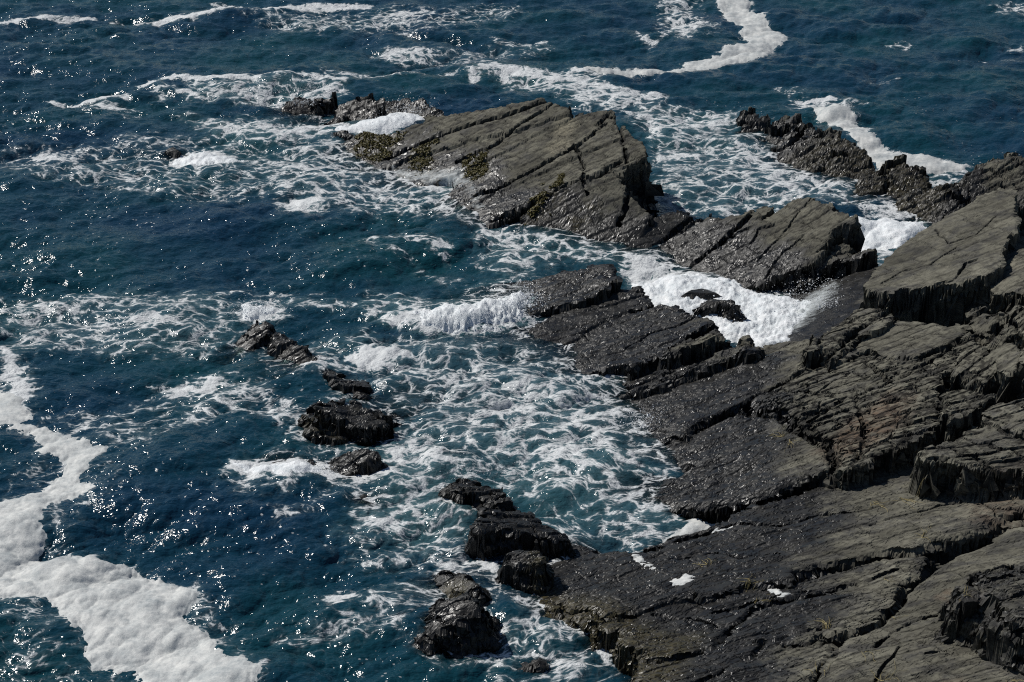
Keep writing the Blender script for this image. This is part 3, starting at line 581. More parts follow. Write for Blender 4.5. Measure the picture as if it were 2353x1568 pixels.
for k, s in enumerate(SLABS):
    po = s['poly']; mg = 4.0 / s['s'] + 1.2
    r0, r1 = np.searchsorted(yy, [po[:, 1].min() - mg, po[:, 1].max() + mg])
    if r1 <= r0: continue
    xs = X[r0:r1]; ci = np.nonzero(((xs > po[:, 0].min() - mg) & (xs < po[:, 0].max() + mg)).any(0))[0]
    if len(ci) == 0: continue
    sl = (slice(r0, r1), slice(ci[0], ci[-1] + 1))
    x, y = X[sl], Y[sl]
    e = s['edge']
    sd = poly_sd(x + wx_[sl] * e * .7, y + wy_[sl] * e * .7, po) + iso[sl] * e * .35 + ((hb1[sl] - .5) * 1.7 + (hb2[sl] - .5) * .7) * e * s['blk']
    top = s['pl'][0] * x + s['pl'][1] * y + s['pl'][2]
    rg = s['rough']
    top = top + nbig[sl] * .06 * rg + (plates[sl] * .012 + nhi[sl] * .008 + nmid[sl] * .012) * rg
    if s['blk'] > 1.2: top = top + (hb1[sl] - .5) * .30 * (s['blk'] - 1) + (hb2[sl] - .5) * .14 * (s['blk'] - 1) + (v1[sl] - .5) * .1 * (s['blk'] - 1)
    jj = s['jnt']
    gap = JA[sl] * .055 * min(jj, 1.5) + JB[sl] * .03 * jj
    gap = gap - ((hb1[sl] - .5) * .022 + (hb2[sl] - .5) * .010 * reg[sl]) * min(jj, 1.6)
    if s['part'] == 'block': gap = gap + np.exp(-(j1[sl] / .045) ** 2) * .10
    top = top - gap
    if s['dome']: top = top - s['dome'] * (1 - sstep(0, s['dome'] * 2.2, sd))
    rr = s['r']
    rnd = np.where(sd < rr, (rr - np.maximum(sd, 0)) ** 2 / rr * .6, 0)
    slope = s['s'] * (1 + .35 * iso[sl])
    side = np.where(sd < 0, -sd * slope, 0)
    if s['soft']: side = np.where(sd < 0, side + .15 * np.sin(side * 5 + 3 * nmid[sl]) * .6, side)
    else: side = side + np.where(sd < 0, .10 * np.sin(side * 9 + 5 * nmid[sl]) + .08 * iso[sl], 0) * sstep(0, .2, side)
    z = top - rnd - side
    m = z > H[sl]
    H[sl] = np.where(m, z, H[sl]); ID[sl] = np.where(m & (z > -2.0), k, ID[sl])
    wb = 0.0 if s['wet'] is None else s['wet']
    WETB[sl] = np.where(m, wb, WETB[sl]); JNT[sl] = np.where(m, min(jj, 1.3), JNT[sl])
CRK = np.zeros(X.shape, f4)
for pts, z, wd, dp in CRACKS:
    zz = z if isinstance(z, (list, tuple)) else [z] * len(pts)
    pw = [P(a, b, c)[:2] for (a, b), c in zip(pts, zz)]; pa = np.array(pw)
    r0, r1 = np.searchsorted(yy, [pa[:, 1].min() - 1, pa[:, 1].max() + 1])
    xs = X[r0:r1]; cm = ((xs > pa[:, 0].min() - 1) & (xs < pa[:, 0].max() + 1)).any(0)
    ci = np.nonzero(cm)[0]
    if len(ci) == 0: continue
    sl = (slice(r0, r1), slice(ci[0], ci[-1] + 1))
    d = line_d(X[sl] + wx_[sl] * .12 + iso[sl] * .07, Y[sl] + wy_[sl] * .12 + nhi[sl] * .05, pa)
    wv = wd * (1 + .7 * nmid[sl])
    g = np.exp(-(d / np.maximum(wv, .02)) ** 2.0)
    H[sl] = H[sl] - dp * g; CRK[sl] = np.maximum(CRK[sl], g)
CRK = np.maximum(CRK, np.clip(JA * .9 * JNT + JB * .7 * JNT, 0, .95))
TONE = ((hb1 - .5) * .5 + (hb2 - .5) * .35 * reg + nbig * .5).astype(f4)

# attributes
def blob(pts, z, rad):
    d = np.full(X.shape, 9e9, f4)
    for (a, b) in pts:
        c = P(a, b, z); d = np.minimum(d, np.hypot(X - c[0], (Y - c[1])) )
    return sstep(rad, rad * .3, d + iso * .25 * rad)
def pmask(poly, z, soft=.5):
    soft = soft * SOFT
    pw = np.array([P(a, b, z)[:2] for a, b in poly])
    return sstep(-soft, soft, poly_sd(X, Y, pw) + (nbig + iso * .5) * soft * .9)
# wet where the swell reaches: by height above the water, with the splash zone the photograph shows
SOFT = 2.2
lim = .95 + .0 * X
lim = lim + .9 * pmask([(1480,900),(1560,1000),(1560,1100),(1700,1180),(1880,1150),(2010,1210),(1960,1290),(2060,1330),(1900,1500),(1860,1800),(1300,1800),(1150,1300),(1450,1100)], 1.2, .8)
lim = lim + .5 * pmask([(1480,900),(1700,800),(1800,830),(1880,1000),(1930,1060),(1700,1180),(1500,1100)], 1.0, .5)
lim = lim + .6 * pmask([(1190,760),(1165,600),(1420,590),(1560,700),(1640,790),(1480,900)], .5, .5) + .9 * pmask([(1740,690),(2000,600),(2010,690),(1800,800)], .6, .3)
lim = lim + .3 * pmask([(1440,560),(1640,480),(1820,560),(1900,640),(1700,690)], .5, .5)
lim = lim + 1.2 * pmask([(1960,500),(1960,380),(2060,340),(2230,420),(2230,520),(2050,520)], 1, .6) + .5 * pmask([(1750,420),(1680,300),(1800,290),(2010,350),(2030,430)], .8, .4)
lim = lim + 1.5 * pmask([(660,910),(1300,1200),(1320,1300),(1180,1330),(1130,1560),(900,1560),(500,1060),(540,700)], .3, .8)
WET = np.clip(.5 + (lim - H + nbig * .7 + nmid * .35) * .8, 0, 1) * (1 - .0 * WETB)
WET = np.maximum(WET, np.minimum(WETB, .9))
WET = np.where(ID >= 0, WET, 1).astype(f4)
SOFT = 1.0
RUST = .75 * pmask([(1870,1000),(1960,960),(2040,930),(2090,950),(2070,1010),(2010,1040),(1930,1060)], 2.0, .35) + .7 * pmask([(2090,1555),(2200,1545),(2260,1600),(2060,1640)], 2.9, .3) \
     + .45 * pmask([(2240,1120),(2353,1100),(2353,1180),(2260,1170)], 2.8, .4) + .6 * blob([(2170,1330),(2200,1350),(2190,1320),(2230,1440)], 2.8, .25)
PALE = blob([(1300,315),(1285,335)], 1.9, .8) * .8 + .5 * blob([(2337,1400)], 3.6, .4) + .6 * blob([(2240,400),(2280,385),(2320,368),(2235,430)], 2.2, .25)
WEEDM = sum(pmask(q_, .3, .25) for q_ in ([(800,335),(812,305),(870,305),(945,308),(945,335),(900,355),(850,362)],[(925,388),(945,360),(995,352),(1025,362),(1000,398),(950,402)],[(1055,408),(1080,388),(1130,400),(1125,430),(1090,435)],[(1180,515),(1225,488),(1260,474),(1300,462),(1300,488),(1240,508),(1200,520)],[(1300,500),(1380,490),(1400,510),(1320,520)]))
MOSS = .8 * WEEDM * sstep(-.2, .3, iso + nhi) + pmask([(1230,1300),(1300,1350),(1480,1450),(1620,1500),(1480,1700),(1200,1400)], .5, .4) + pmask([(1740,360),(1960,300),(2200,430),(2100,520)], .7, .6) * .7 \
     + blob([(1030,1340),(1050,1350)], .4, .5) + pmask([(690,950),(800,1020),(690,1000)], .2, .2) * .7 + pmask([(2040,480),(2060,430),(2090,470)], .5, .2)
RUST = np.clip(RUST, 0, 1).astype(f4); PALE = np.clip(PALE, 0, 1).astype(f4); MOSS = np.clip(MOSS, 0, 1).astype(f4)
BLOCKZONE = pmask([(1810,985),(1900,950),(1990,920),(2090,925),(2130,990),(2037,1040),(1947,1080),(1915,1050),(1900,1020)], 2.0, .05)


# steep faces break along the beds: thin ledges pushed in and out
gy_ = np.gradient(H, axis=0) / np.gradient(Y, axis=0); gx_ = np.gradient(H, axis=1) / np.gradient(X, axis=1)
steep = sstep(1.0, 2.6, np.hypot(gx_, gy_)) * (ID >= 0)
lay = np.floor(H / .11 + .8 * iso + .5 * nbig + U * .25); blk_ = np.floor(U / .45 + jhash(lay, lay * 0, 5) * 3)
off_ = (jhash(lay, blk_, 7) - .5) * .20 + perlin(X * 2.1 + H * 2.7, H * 5.1 + Y * 1.3, 9) * .10 + perlin(X * 5 + H * 3.7, H * 9.1 + Y * 3.3, 19) * .05
PLN = np.zeros(X.shape, f4)
for k, s in enumerate(SLABS):
    m = ID == k; PLN[m] = (s['pl'][0] * X[m] + s['pl'][1] * Y[m] + s['pl'][2] - H[m]) * (s['s'] >= 3.9)
off_ = off_ - .38 * np.clip(PLN - .12, 0, 1.2) * (H > -.3)      # beds undercut by the sea
gl_ = np.maximum(np.hypot(gx_, gy_), .1)
RX = (X - gx_ / gl_ * off_ * steep).astype(f4); RY = (Y - gy_ / gl_ * off_ * steep).astype(f4)

# ------------------------------------------------------------------ build the rocks
fc = (slice(0, -1), slice(0, -1))
fid = ID[fc]; hmax = np.maximum.reduce([H[:-1, :-1], H[1:, :-1], H[:-1, 1:], H[1:, 1:]])
okf = (fid >= 0) & (hmax > -1.1)
hmin = np.minimum.reduce([H[:-1, :-1], H[1:, :-1], H[:-1, 1:], H[1:, 1:]])
okf &= hmin > -2.9
fid = fid.copy()
def components(mask):
    """connected pieces of a mask, by runs along the rows"""
    par = []
    def find(a):
        while par[a] != a: par[a] = par[par[a]]; a = par[a]
        return a
    runs = []; prev = []
    d = np.diff(np.pad(mask.astype(np.int8), [(0, 0), (1, 1)]), axis=1)
    for r in np.nonzero(mask.any(1))[0]:
        st = np.nonzero(d[r] == 1)[0]; en = np.nonzero(d[r] == -1)[0]; cur = []
        for a, b in zip(st, en):
            i = len(par); par.append(i); cur.append((r, a, b, i))
            for (pr, pa, pb, pi) in prev:
                if pr == r - 1 and pa < b and pb > a: par[find(pi)] = find(i)
        runs += cur; prev = cur
    comp = {}
    for (r, a, b, i) in runs: comp.setdefault(find(i), []).append((r, a, b))
    return sorted(comp.values(), key=lambda c: -sum(b - a for _, a, b in c))
for _pass in range(2):
    for k in range(len(SLABS)):
        m = okf & (fid == k)
        if not m.any(): continue
        rr_ = np.nonzero(m.any(1))[0]; cc_ = np.nonzero(m.any(0))[0]; r0, c0_ = rr_[0], cc_[0]
        sub = m[r0:rr_[-1] + 1, c0_:cc_[-1] + 1]
        for comp in components(sub)[1:]:
            new = -1
            for (r, a, b) in comp[:40]:
                for (y_, x_) in ((r + r0, a + c0_ - 1), (r + r0, b + c0_), (r + r0 - 1, a + c0_), (r + r0 + 1, a + c0_)):
                    if 0 <= y_ < fid.shape[0] and 0 <= x_ < fid.shape[1] and okf[y_, x_] and fid[y_, x_] != k: new = fid[y_, x_]; break
                if new >= 0: break
            for (r, a, b) in comp:
                if new >= 0: fid[r + r0, a + c0_:b + c0_] = new
                else: okf[r + r0, a + c0_:b + c0_] = False
attrs = [('wet', WET), ('rust', RUST), ('crack', CRK), ('pale', PALE), ('moss', MOSS), ('jointed', JNT), ('tone', TONE)]
keys = []
for s in SLABS:
    if s['key'] not in keys: keys.append(s['key'])
for key in keys:
    t = THINGS[key]; ks = [k for k, s in enumerate(SLABS) if s['key'] == key]
    pc = np.concatenate([SLABS[k]['poly'] for k in ks]).mean(0)
    off = (float(pc[0]), float(pc[1]), 0.0)
    blocks = [k for k in ks]
    if len(ks) == 1:
        o = grid_mesh(t['name'], RX, RY, H, okf & (fid == ks[0]), ROCK, attrs, off)
        if o is None: continue
    else:
        o = bpy.data.objects.new(t['name'], None); C.objects.link(o); o.location = off
        for k in ks:
            s = SLABS[k]
            msk = okf & (fid == k)
            if s['part'] == 'block':
                bid = (v1[fc] * 1023).astype(int)
                zone = BLOCKZONE[fc] > .5
                ids, cnt = np.unique(bid[msk & zone], return_counts=True)
                rest = msk.copy()
                for b_, c_ in zip(ids, cnt):
                    if c_ < 60: continue
                    mm = msk & zone & (bid == b_); rest &= ~mm
                    c = grid_mesh('block', RX, RY, H, mm, ROCK, attrs, off)
                    if c: c.parent = o; c.location = (0, 0, 0)
                msk = rest
            c = grid_mesh(s['part'] if s['part'] != 'block' else 'bedrock', RX, RY, H, msk, ROCK, attrs, off)
            if c:
                c.parent = o; c.location = (0, 0, 0)
                if s['label']: c['label'] = s['label']
    sset(o, label=t['label'], category=t['cat'], group=t['group'])

# ------------------------------------------------------------------ SEA
# wind waves from a directional spectrum, summed by FFT on two tiles of different size
def ocean_tile(N, L, wind, wdir, amp, seed, kmin, kmax, chop=.8):
    rng = np.random.RandomState(seed)
    k1 = 2 * math.pi * np.fft.fftfreq(N, L / N); kx, ky = np.meshgrid(k1, k1)
    k = np.hypot(kx, ky); k[0, 0] = 1e-6
    Lw = wind * wind / 9.81
    c = (kx * math.cos(wdir) + ky * math.sin(wdir)) / k
    Ph = np.exp(-1 / (k * Lw) ** 2) / k ** 4 * (np.abs(c) ** 2 * .85 + .15) * np.where(c < 0, .25, 1)
    Ph *= sm(k, kmin, kmax); Ph[0, 0] = 0
    h = np.sqrt(Ph) * (rng.normal(size=(N, N)) + 1j * rng.normal(size=(N, N)))
    z = np.fft.ifft2(h).real; sc = amp / z.std()
    dx = np.fft.ifft2(-1j * kx / k * h).real * sc * chop; dy = np.fft.ifft2(-1j * ky / k * h).real * sc * chop
    return (z * sc).astype(f4), dx.astype(f4), dy.astype(f4)
def sm(k, a, b): return np.where(k < a, np.exp(-((a - k) / a * 3) ** 2), 1) * np.where(k > b, np.exp(-((k - b) / b * 3) ** 2), 1)
def samp(T, x, y, L):
    N = T.shape[0]; u = (x / L % 1) * N; v = (y / L % 1) * N
    i = np.floor(u).astype(int); j = np.floor(v).astype(int); fu = (u - i).astype(f4); fv = (v - j).astype(f4)
    i %= N; j %= N; i1 = (i + 1) % N; j1_ = (j + 1) % N
    return (T[j, i] * (1 - fu) + T[j, i1] * fu) * (1 - fv) + (T[j1_, i] * (1 - fu) + T[j1_, i1] * fu) * fv

def rows_px():
    fine = list(np.arange(1960, -110, -2.45))
    return fine
rp = rows_px()
ysea = [P(1176.5, r, 0)[1] for r in rp]
hw = [P(2353, r, 0)[0] for r in rp]
yl = ysea[-1]; wl = hw[-1]; step = ysea[-1] - ysea[-2]
while yl < 9000:
    step *= 1.10; yl += step; ysea.append(yl); hw.append(wl * yl / ysea[len(rp) - 1])
yl = ysea[0]; pre = []; st = ysea[1] - ysea[0]
while yl > -60:
    st *= 1.25; yl -= st; pre.append(yl)
ysea = np.array(pre[::-1] + ysea); hw = np.array([hw[0]] * len(pre) + hw)
c0 = np.arange(-1.13, 1.1301, 2.5 * 2 / 2353); ext = []; a = 1.13; st = .004
while a < 14: st *= 1.22; a += st; ext.append(a)
ext = np.array(ext); cs = np.concatenate([-ext[::-1], c0, ext])
WX = (cs[None, :] * hw[:, None]).astype(f4); WY = np.repeat(ysea[:, None], len(cs), 1).astype(f4)
far = sstep(140, 220, np.hypot(WX, WY))
T1 = ocean_tile(1024, 61.0, 3.4, R(-82), .145, 4, .25, 40, .75)
T2 = ocean_tile(1024, 19.0, 2.0, R(-60), .044, 9, 1.8, 70, .8)
T3 = ocean_tile(512, 83.0, 7.5, R(-95), .07, 14, .05, 2.2, .4)
gust = .8 + .5 * fbm(WX / 9, WY / 7, 77, 2)
WZ = gust * (samp(T1[0], WX, WY, 61) + samp(T2[0], WX, WY, 19)) + samp(T3[0], WX, WY, 83)
DX = gust * (samp(T1[1], WX, WY, 61) + samp(T2[1], WX, WY, 19)) + samp(T3[1], WX, WY, 83)
DY = gust * (samp(T1[2], WX, WY, 61) + samp(T2[2], WX, WY, 19)) + samp(T3[2], WX, WY, 83)
# rock height under every point of the sea
def rock_h(x, y):
    r = np.interp(y, yy, np.arange(len(yy))).astype(int)
    c = (x / np.interp(y, yy, ww) - cols[0]) / (cols[1] - cols[0])
    ok = (y > yy[0]) & (y < yy[-1]) & (c >= 0) & (c < len(cols) - 1)
    ci = np.clip(c, 0, len(cols) - 1).astype(int)
    return np.where(ok, H[r, ci], -3.0)
RH = rock_h(WX, WY)
# distance-like closeness to rock: blur of the rock mask
def blur(A, n):
    for ax in (0, 1):
        for _ in range(2):
            c = np.cumsum(np.pad(A, [(n + 1, n) if a == ax else (0, 0) for a in (0, 1)], mode='edge'), axis=ax)
            A = (np.take(c, range(2 * n + 1, c.shape[ax]), axis=ax) - np.take(c, range(0, c.shape[ax] - 2 * n - 1), axis=ax)) / (2 * n + 1)
    return A
shel = blur(sstep(-.7, .0, RH), 10)
calm = 1 - .55 * sstep(.1, .8, shel)
WZ *= calm; DX *= calm; DY *= calm
# rough extra chop in the surf
iso_w = fbm(WX * 1.3, WY * 1.3, 201, 4, .6); iso_f = fbm(WX * 4.2, WY * 4.2, 211, 3, .6); big_w = fbm(WX * .22, WY * .3, 221, 3)

def wpoly(poly, soft, z=0.0, rag=1.0):
    """0..1 coverage of a traced patch of sea; also returns the signed distance in metres"""
    pw = np.array([P(a, b, z)[:2] for a, b in poly]); mg = soft * 2 + 1
    r0, r1 = np.searchsorted(ysea, [pw[:, 1].min() - mg, pw[:, 1].max() + mg])
    out = np.full(WX.shape, -9.0, f4)
    cm = np.nonzero(((WX[r0:r1] > pw[:, 0].min() - mg) & (WX[r0:r1] < pw[:, 0].max() + mg)).any(0))[0]
    if len(cm) == 0: return out
    sl = (slice(r0, r1), slice(cm[0], cm[-1] + 1))
    out[sl] = poly_sd(WX[sl], WY[sl], pw) + (iso_w[sl] * .9 + iso_f[sl] * .55) * soft * rag
    return out
D = np.zeros(WX.shape, f4); AER = np.zeros(WX.shape, f4)
def area(poly, dens, soft=1.0, aer=0.0):
    global D, AER
    m = sstep(-soft, soft, wpoly(poly, soft)); D = np.maximum(D, m * dens)
    if aer: AER = np.maximum(AER, m * aer)
def ell(cx, cy, rx, ry, dens, soft=.6, aer=0.0):
    area([(cx + rx * math.cos(t), cy + ry * math.sin(t)) for t in np.linspace(0, 2 * math.pi, 13)[:-1]], dens, soft, aer)
def stroke(pts, wpx, dens, aer=0.0):
    """a streak of foam along a traced line, wpx wide in the photograph's rows"""
    up = [(x, y - wpx / 2) for x, y in pts]; dn = [(x, y + wpx / 2) for x, y in pts][::-1]
    area(up + dn, dens - .12, max(.25, wpx * .02), aer)
RAFT_POLYS = [[(80,999),(10,984),(40,970),(100,980),(165,1005),(215,1014),(262,1034),(225,1064),(185,1104),(240,1129),(165,1154),(115,1164),(95,1199),(108,1244),(95,1262),(140,1284),(240,1289),(300,1299),(380,1329),(455,1354),(450,1384),(425,1404),(465,1434),(500,1474),(525,1504),(592,1546),(600,1640),(330,1640),(320,1564),(300,1539),(215,1534),(185,1484),(185,1454),(155,1449),(130,1404),(100,1384),(0,1374),(-140,1380),(-140,1190),(0,1159),(80,1134),(150,1084),(160,1064),(90,1044),(85,1024)],
 [(-140,860),(0,892),(25,905),(50,925),(82,962),(50,976),(0,976),(-140,980)],
 [(1640,-80),(1720,-80),(1721,2),(1726,20),(1761,30),(1771,55),(1796,65),(1813,92),(1781,105),(1771,120),(1766,135),(1726,145),(1676,156),(1601,167),(1526,176),(1376,180),(1326,170),(1376,168),(1500,165),(1566,160),(1576,148),(1651,130),(1661,115),(1721,95),(1696,75),(1701,60),(1666,40),(1650,10)],
 [(1855,249),(1920,262),(1966,277),(1975,295),(1998,308),(2000,320),(2024,331),(2040,346),(2088,358),(2130,364),(2200,372),(2230,381),(2176,390),(2101,388),(2026,386),(1986,350),(1936,302),(1896,282)],
 [(1950,497),(2036,500),(2116,508),(2132,522),(2080,560),(2040,570),(1950,566)],
 [(1520,1236),(1560,1215),(1600,1190),(1640,1183),(1706,1180),(1700,1206),(1640,1225),(1570,1242),(1500,1262)]]
area([(700,790),(950,770),(1250,790),(1330,850),(1480,860),(1500,1000),(1480,1080),(1500,1180),(1640,1190),(1560,1250),(1350,1265),(1180,1180),(1060,1090),(900,1060),(740,1010),(900,960),(870,880)], .50, 1.0, .35)
area([(1130,860),(1330,850),(1470,900),(1500,1090),(1620,1200),(1500,1260),(1330,1220),(1150,1080),(1080,960)], .58, 1.0, .4)
area([(900,1010),(1080,1060),(1110,1180),(1080,1260),(980,1270),(800,1220),(880,1120),(860,1050)], .50, .8, .5)
area([(760,1260),(1000,1250),(1150,1260),(1230,1330),(1310,1420),(1430,1500),(1440,1600),(1100,1560),(1150,1400),(980,1330)], .5, .7)
area([(1090,1260),(1160,1310),(1240,1340),(1300,1390),(1310,1420),(1250,1410),(1170,1350),(1080,1300)], .86, .35, .2)
area([(880,1350),(1000,1330),(990,1400),(900,1450),(700,1480),(700,1450)], .48, .6)
area([(0,690),(250,680),(480,675),(560,700),(560,760),(560,800),(330,810),(120,800),(0,830)], .5, .8, .3)
area([(0,800),(40,820),(80,900),(60,960),(0,900)], .85, .5, .2)
area([(80,960),(330,930),(560,890),(600,920),(400,990),(330,1050),(240,1060),(200,1000)], .50, .7)
area([(540,860),(700,930),(700,1010),(560,960),(380,1000),(350,960)], .5, .6)
ell(345,738,50,20,.88,.5,.3); ell(440,890,95,30,.86,.6,.1); ell(600,1120,90,25,.42)
stroke([(640,1180),(720,1150),(800,1140),(870,1150)], 16, .62)
stroke([(300,715),(430,680),(600,672),(740,675)], 10, .75)
stroke([(560,700),(640,690),(800,700),(900,700)], 18, .7, .3)
stroke([(620,1190),(700,1170),(760,1140)], 22, .6)
ell(860,830,85,26,.92,.5,.3); ell(985,760,60,14,.6)
stroke([(680,840),(760,850),(830,850)], 16, .8, .3)
# around the small rocks
ell(640,1085,125,26,.92,.35,.4); ell(820,1100,120,18,.9,.35,.3); ell(960,1065,110,40,.66,.6,.5); ell(890,1190,90,40,.58,.5,.5)
ell(600,720,60,22,.9,.4,.3); ell(720,1000,50,25,.6); ell(760,830,50,30,.6)
ell(785,1378,45,17,.95,.25); ell(1410,1493,48,20,.95,.3); ell(1360,1430,55,18,.85,.3,.2); ell(690,1470,40,12,.62)
ell(960,1360,60,22,.6,.4,.2)
# middle water
area([(1080,500),(1250,530),(1440,560),(1520,600),(1480,640),(1420,600),(1300,600),(1180,640),(1120,620),(1100,560)], .58, .9, .35)
area([(860,660),(1000,690),(1180,640),(1230,690),(1180,720),(880,740),(820,700)], .5, .8, .4)
stroke([(850,550),(920,548),(980,560),(1030,578)], 26, .82)
stroke([(850,575),(930,590),(1000,640),(1080,650)], 18, .5)
area([(640,330),(780,300),(870,390),(1060,420),(1100,500),(900,480),(760,480),(620,440),(560,400)], .55, 1.0, .25)
area([(0,340),(180,330),(350,310),(640,320),(640,440),(480,460),(250,430),(0,400)], .44, 1.2, .1)
ell(465,363,90,22,.98,.4,.4); ell(115,360,60,16,.82,.5); ell(700,465,60,24,.86,.5,.5); ell(300,400,60,20,.62,.6)
stroke([(210,345),(330,360),(400,350),(520,330),(640,320)], 10, .72)
stroke([(640,290),(760,285),(860,305),(920,300)], 30, .85, .5); area([(420,270),(640,275),(800,270),(800,310),(640,330),(480,310)], .66, .9, .6)
area([(860,400),(1040,408),(1070,440),(1110,470),(1130,510),(1040,470),(960,430)], .7, .4, .5)
stroke([(440,215),(560,225),(700,235),(760,220),(800,205)], 34, .75, .5)
# breaker at the back left
stroke([(315,207),(360,196),(405,187),(440,196),(500,196),(580,200),(640,194),(700,190),(800,200)], 11, 1.05, .3)
stroke([(110,230),(180,238),(240,232),(300,225)], 10, .95); stroke([(200,245),(260,250),(330,262),(280,275)], 16, .72)
area([(350,200),(400,205),(390,235),(350,240)], .62, .4, .3); stroke([(400,215),(440,225),(490,240)], 12, .85, .3)
area([(500,200),(800,195),(790,225),(720,220),(640,240),(540,238)], .52, .5, .5)
stroke([(740,180),(860,188),(960,180),(1060,175)], 12, .72)
# top streaks
stroke([(-20,55),(100,42),(215,38)], 9, .92); stroke([(350,46),(450,40),(530,30),(620,18),(740,10),(860,8)], 13, 1.0)
stroke([(250,42),(350,46)], 5, .8); stroke([(480,2),(560,8)], 8, .9); area([(560,30),(960,15),(1180,10),(1180,40),(960,75),(640,75)], .48, 1.5)
stroke([(900,38),(1000,26)], 14, .8); ell(930,130,70,14,.7,.6,.3); stroke([(1030,155),(1080,145),(1130,135)], 10, .75); area([(880,120),(1130,110),(1240,95),(1260,110),(1080,160),(960,150)], .42, 1.2,.2)
stroke([(1080,180),(1130,165),(1200,175),(1300,185),(1370,200),(1440,215),(1530,230)], 24, .95, .3)
area([(1100,165),(1250,170),(1440,210),(1540,240),(1420,260),(1330,250),(1280,220),(1180,205)], .66, .7, .3)
stroke([(1130,90),(1180,100),(1260,95)], 10, .6); stroke([(1460,80),(1500,100),(1540,75),(1600,55),(1650,60)], 16, .8)
area([(1520,0),(1600,0),(1600,40),(1640,70),(1560,90),(1520,60)], .72, 1.0); ell(2070,103,32,6,.7); stroke([(1980,195),(2070,190)], 6, .6)
stroke([(2200,140),(2353,145)], 8, .4); ell(2330,20,40,12,.62,.8); ell(2330,110,30,8,.6,.6)
stroke([(1310,170),(1380,180)], 8, .9)
area([(1790,200),(1840,205),(1850,240),(1800,230)], .5, .8); ell(1880,240,60,7,.95,.4); ell(1900,250,90,12,.6,.6)
# channel between the largest slab and the ridge
area([(1430,240),(1560,250),(1700,260),(1760,310),(1800,380),(1930,410),(2000,450),(1990,480),(1780,475),(1640,480),(1520,480),(1500,420),(1500,340),(1450,290)], .52, .8, .35)
area([(1470,265),(1690,262),(1700,300),(1560,310),(1480,300)], .68, .6, .55); ell(1560,365,60,13,.9,.5,.3); ell(1580,420,80,14,.62,.5,.3)
area([(1690,320),(1800,390),(1960,420),(1980,440),(1800,420),(1690,370)], .74, .6, .4)
stroke([(1650,480),(1690,488),(1730,478)], 14, .95, .4)
area([(1960,450),(2100,480),(2200,500),(2130,510),(1970,505)], .55, .5); ell(2030,478,70,12,.85,.4,.2)
area([(1960,565),(2080,560),(2060,600),(2010,610)], .62, .4, .5)
area([(2100,390),(2250,385),(2210,415),(2140,420)], .55, .6, .1)
stroke([(2100,380),(2230,388)], 8, .8)
# cove
area([(850,735),(900,725),(1000,722),(1100,712),(1200,690),(1235,700),(1215,745),(1130,770),(1050,782),(950,778),(880,760)], .80, .5, .6)
area([(1430,580),(1520,595),(1620,640),(1700,665),(1700,700),(1560,690),(1460,660),(1425,620)], .88, .5, .8)
area([(0,1100),(150,1000),(300,1100),(200,1180),(120,1300),(480,1330),(640,1600),(0,1600)], .30, .8)

for p_ in RAFT_POLYS: area(p_, .62, .5, .15)

# foam gathers where water meets rock
D = np.maximum(D, sstep(.0, .55, shel) * .38 * sstep(-1.5, .2, big_w + .6 * iso_w + .2))
D = np.clip(D + (.16 * big_w + .22 * iso_w + .10 * iso_f) * sstep(.1, .4, D) - .10 * sstep(.3, .5, D), 0, 1.3)
FLK = np.clip(.55 + 1.2 * big_w + .5 * D, 0, 1) * (WY < 75)
# the flow that curls the foam
def curl(x, y, s, seed, a):
    e = .05; px = (perlin(x * s, (y + e) * s, seed) - perlin(x * s, (y - e) * s, seed)) / (2 * e)
    py = -(perlin((x + e) * s, y * s, seed) - perlin((x - e) * s, y * s, seed)) / (2 * e)
    return x + a * px, y + a * py
fx, fy = curl(WX, WY, .25, 301, .8); fx, fy = curl(fx, fy, .7, 311, .10); fx, fy = curl(fx, fy, 1.7, 321, .03)
deepv = np.clip(WZ - RH, 0, 5)
SHAL = np.exp(-deepv / .45) * sstep(-1.05, -.5, RH) * (1 - far)
# the curling wave by the stepped slabs, the swell at the back left and surge in the cove
def swell(pts, width, height, lean=0.0):
    global WZ
    pw = np.array([P(a, b, 0)[:2] for a, b in pts]); d = line_d(WX, WY, pw)
    side = WY - np.interp(WX, pw[:, 0], pw[:, 1])
    wd = np.where(side > 0, width * 1.8, width)
    t = np.clip((WX - pw[0, 0]) / (pw[-1, 0] - pw[0, 0]), 0, 1)
    WZ = WZ + height * np.exp(-(d / wd) ** 2) * (.6 + .4 * np.sin(math.pi * t)) * (1 + .3 * ui0)
ui0 = fbm(WX * .7, WY * .7, 391, 2)
swell([(880,738),(960,742),(1050,742),(1140,728),(1215,705)], .9, .42)
swell([(330,212),(420,205),(520,208),(640,205),(740,205)], 1.4, .55)
swell([(200,690),(345,730),(420,745)], 1.2, .20)
WZ = WZ + AER * .10 * iso_w

PX = WX + DX; PY = WY + DY
WZs = WZ.copy()
near = (RH < .55) | (far > 0)
nf = near[:-1, :-1] | near[1:, :-1] | near[:-1, 1:] | near[1:, 1:]
sea = grid_mesh('water', PX, PY, WZ, nf, WATER, [('foam', D), ('flow_x', fx), ('flow_y', fy), ('shallow', SHAL), ('aerated', AER), ('flecks', FLK)], smooth=True)
sset(sea, kind='structure', label='dark blue and green choppy sea streaked with lacy white foam')

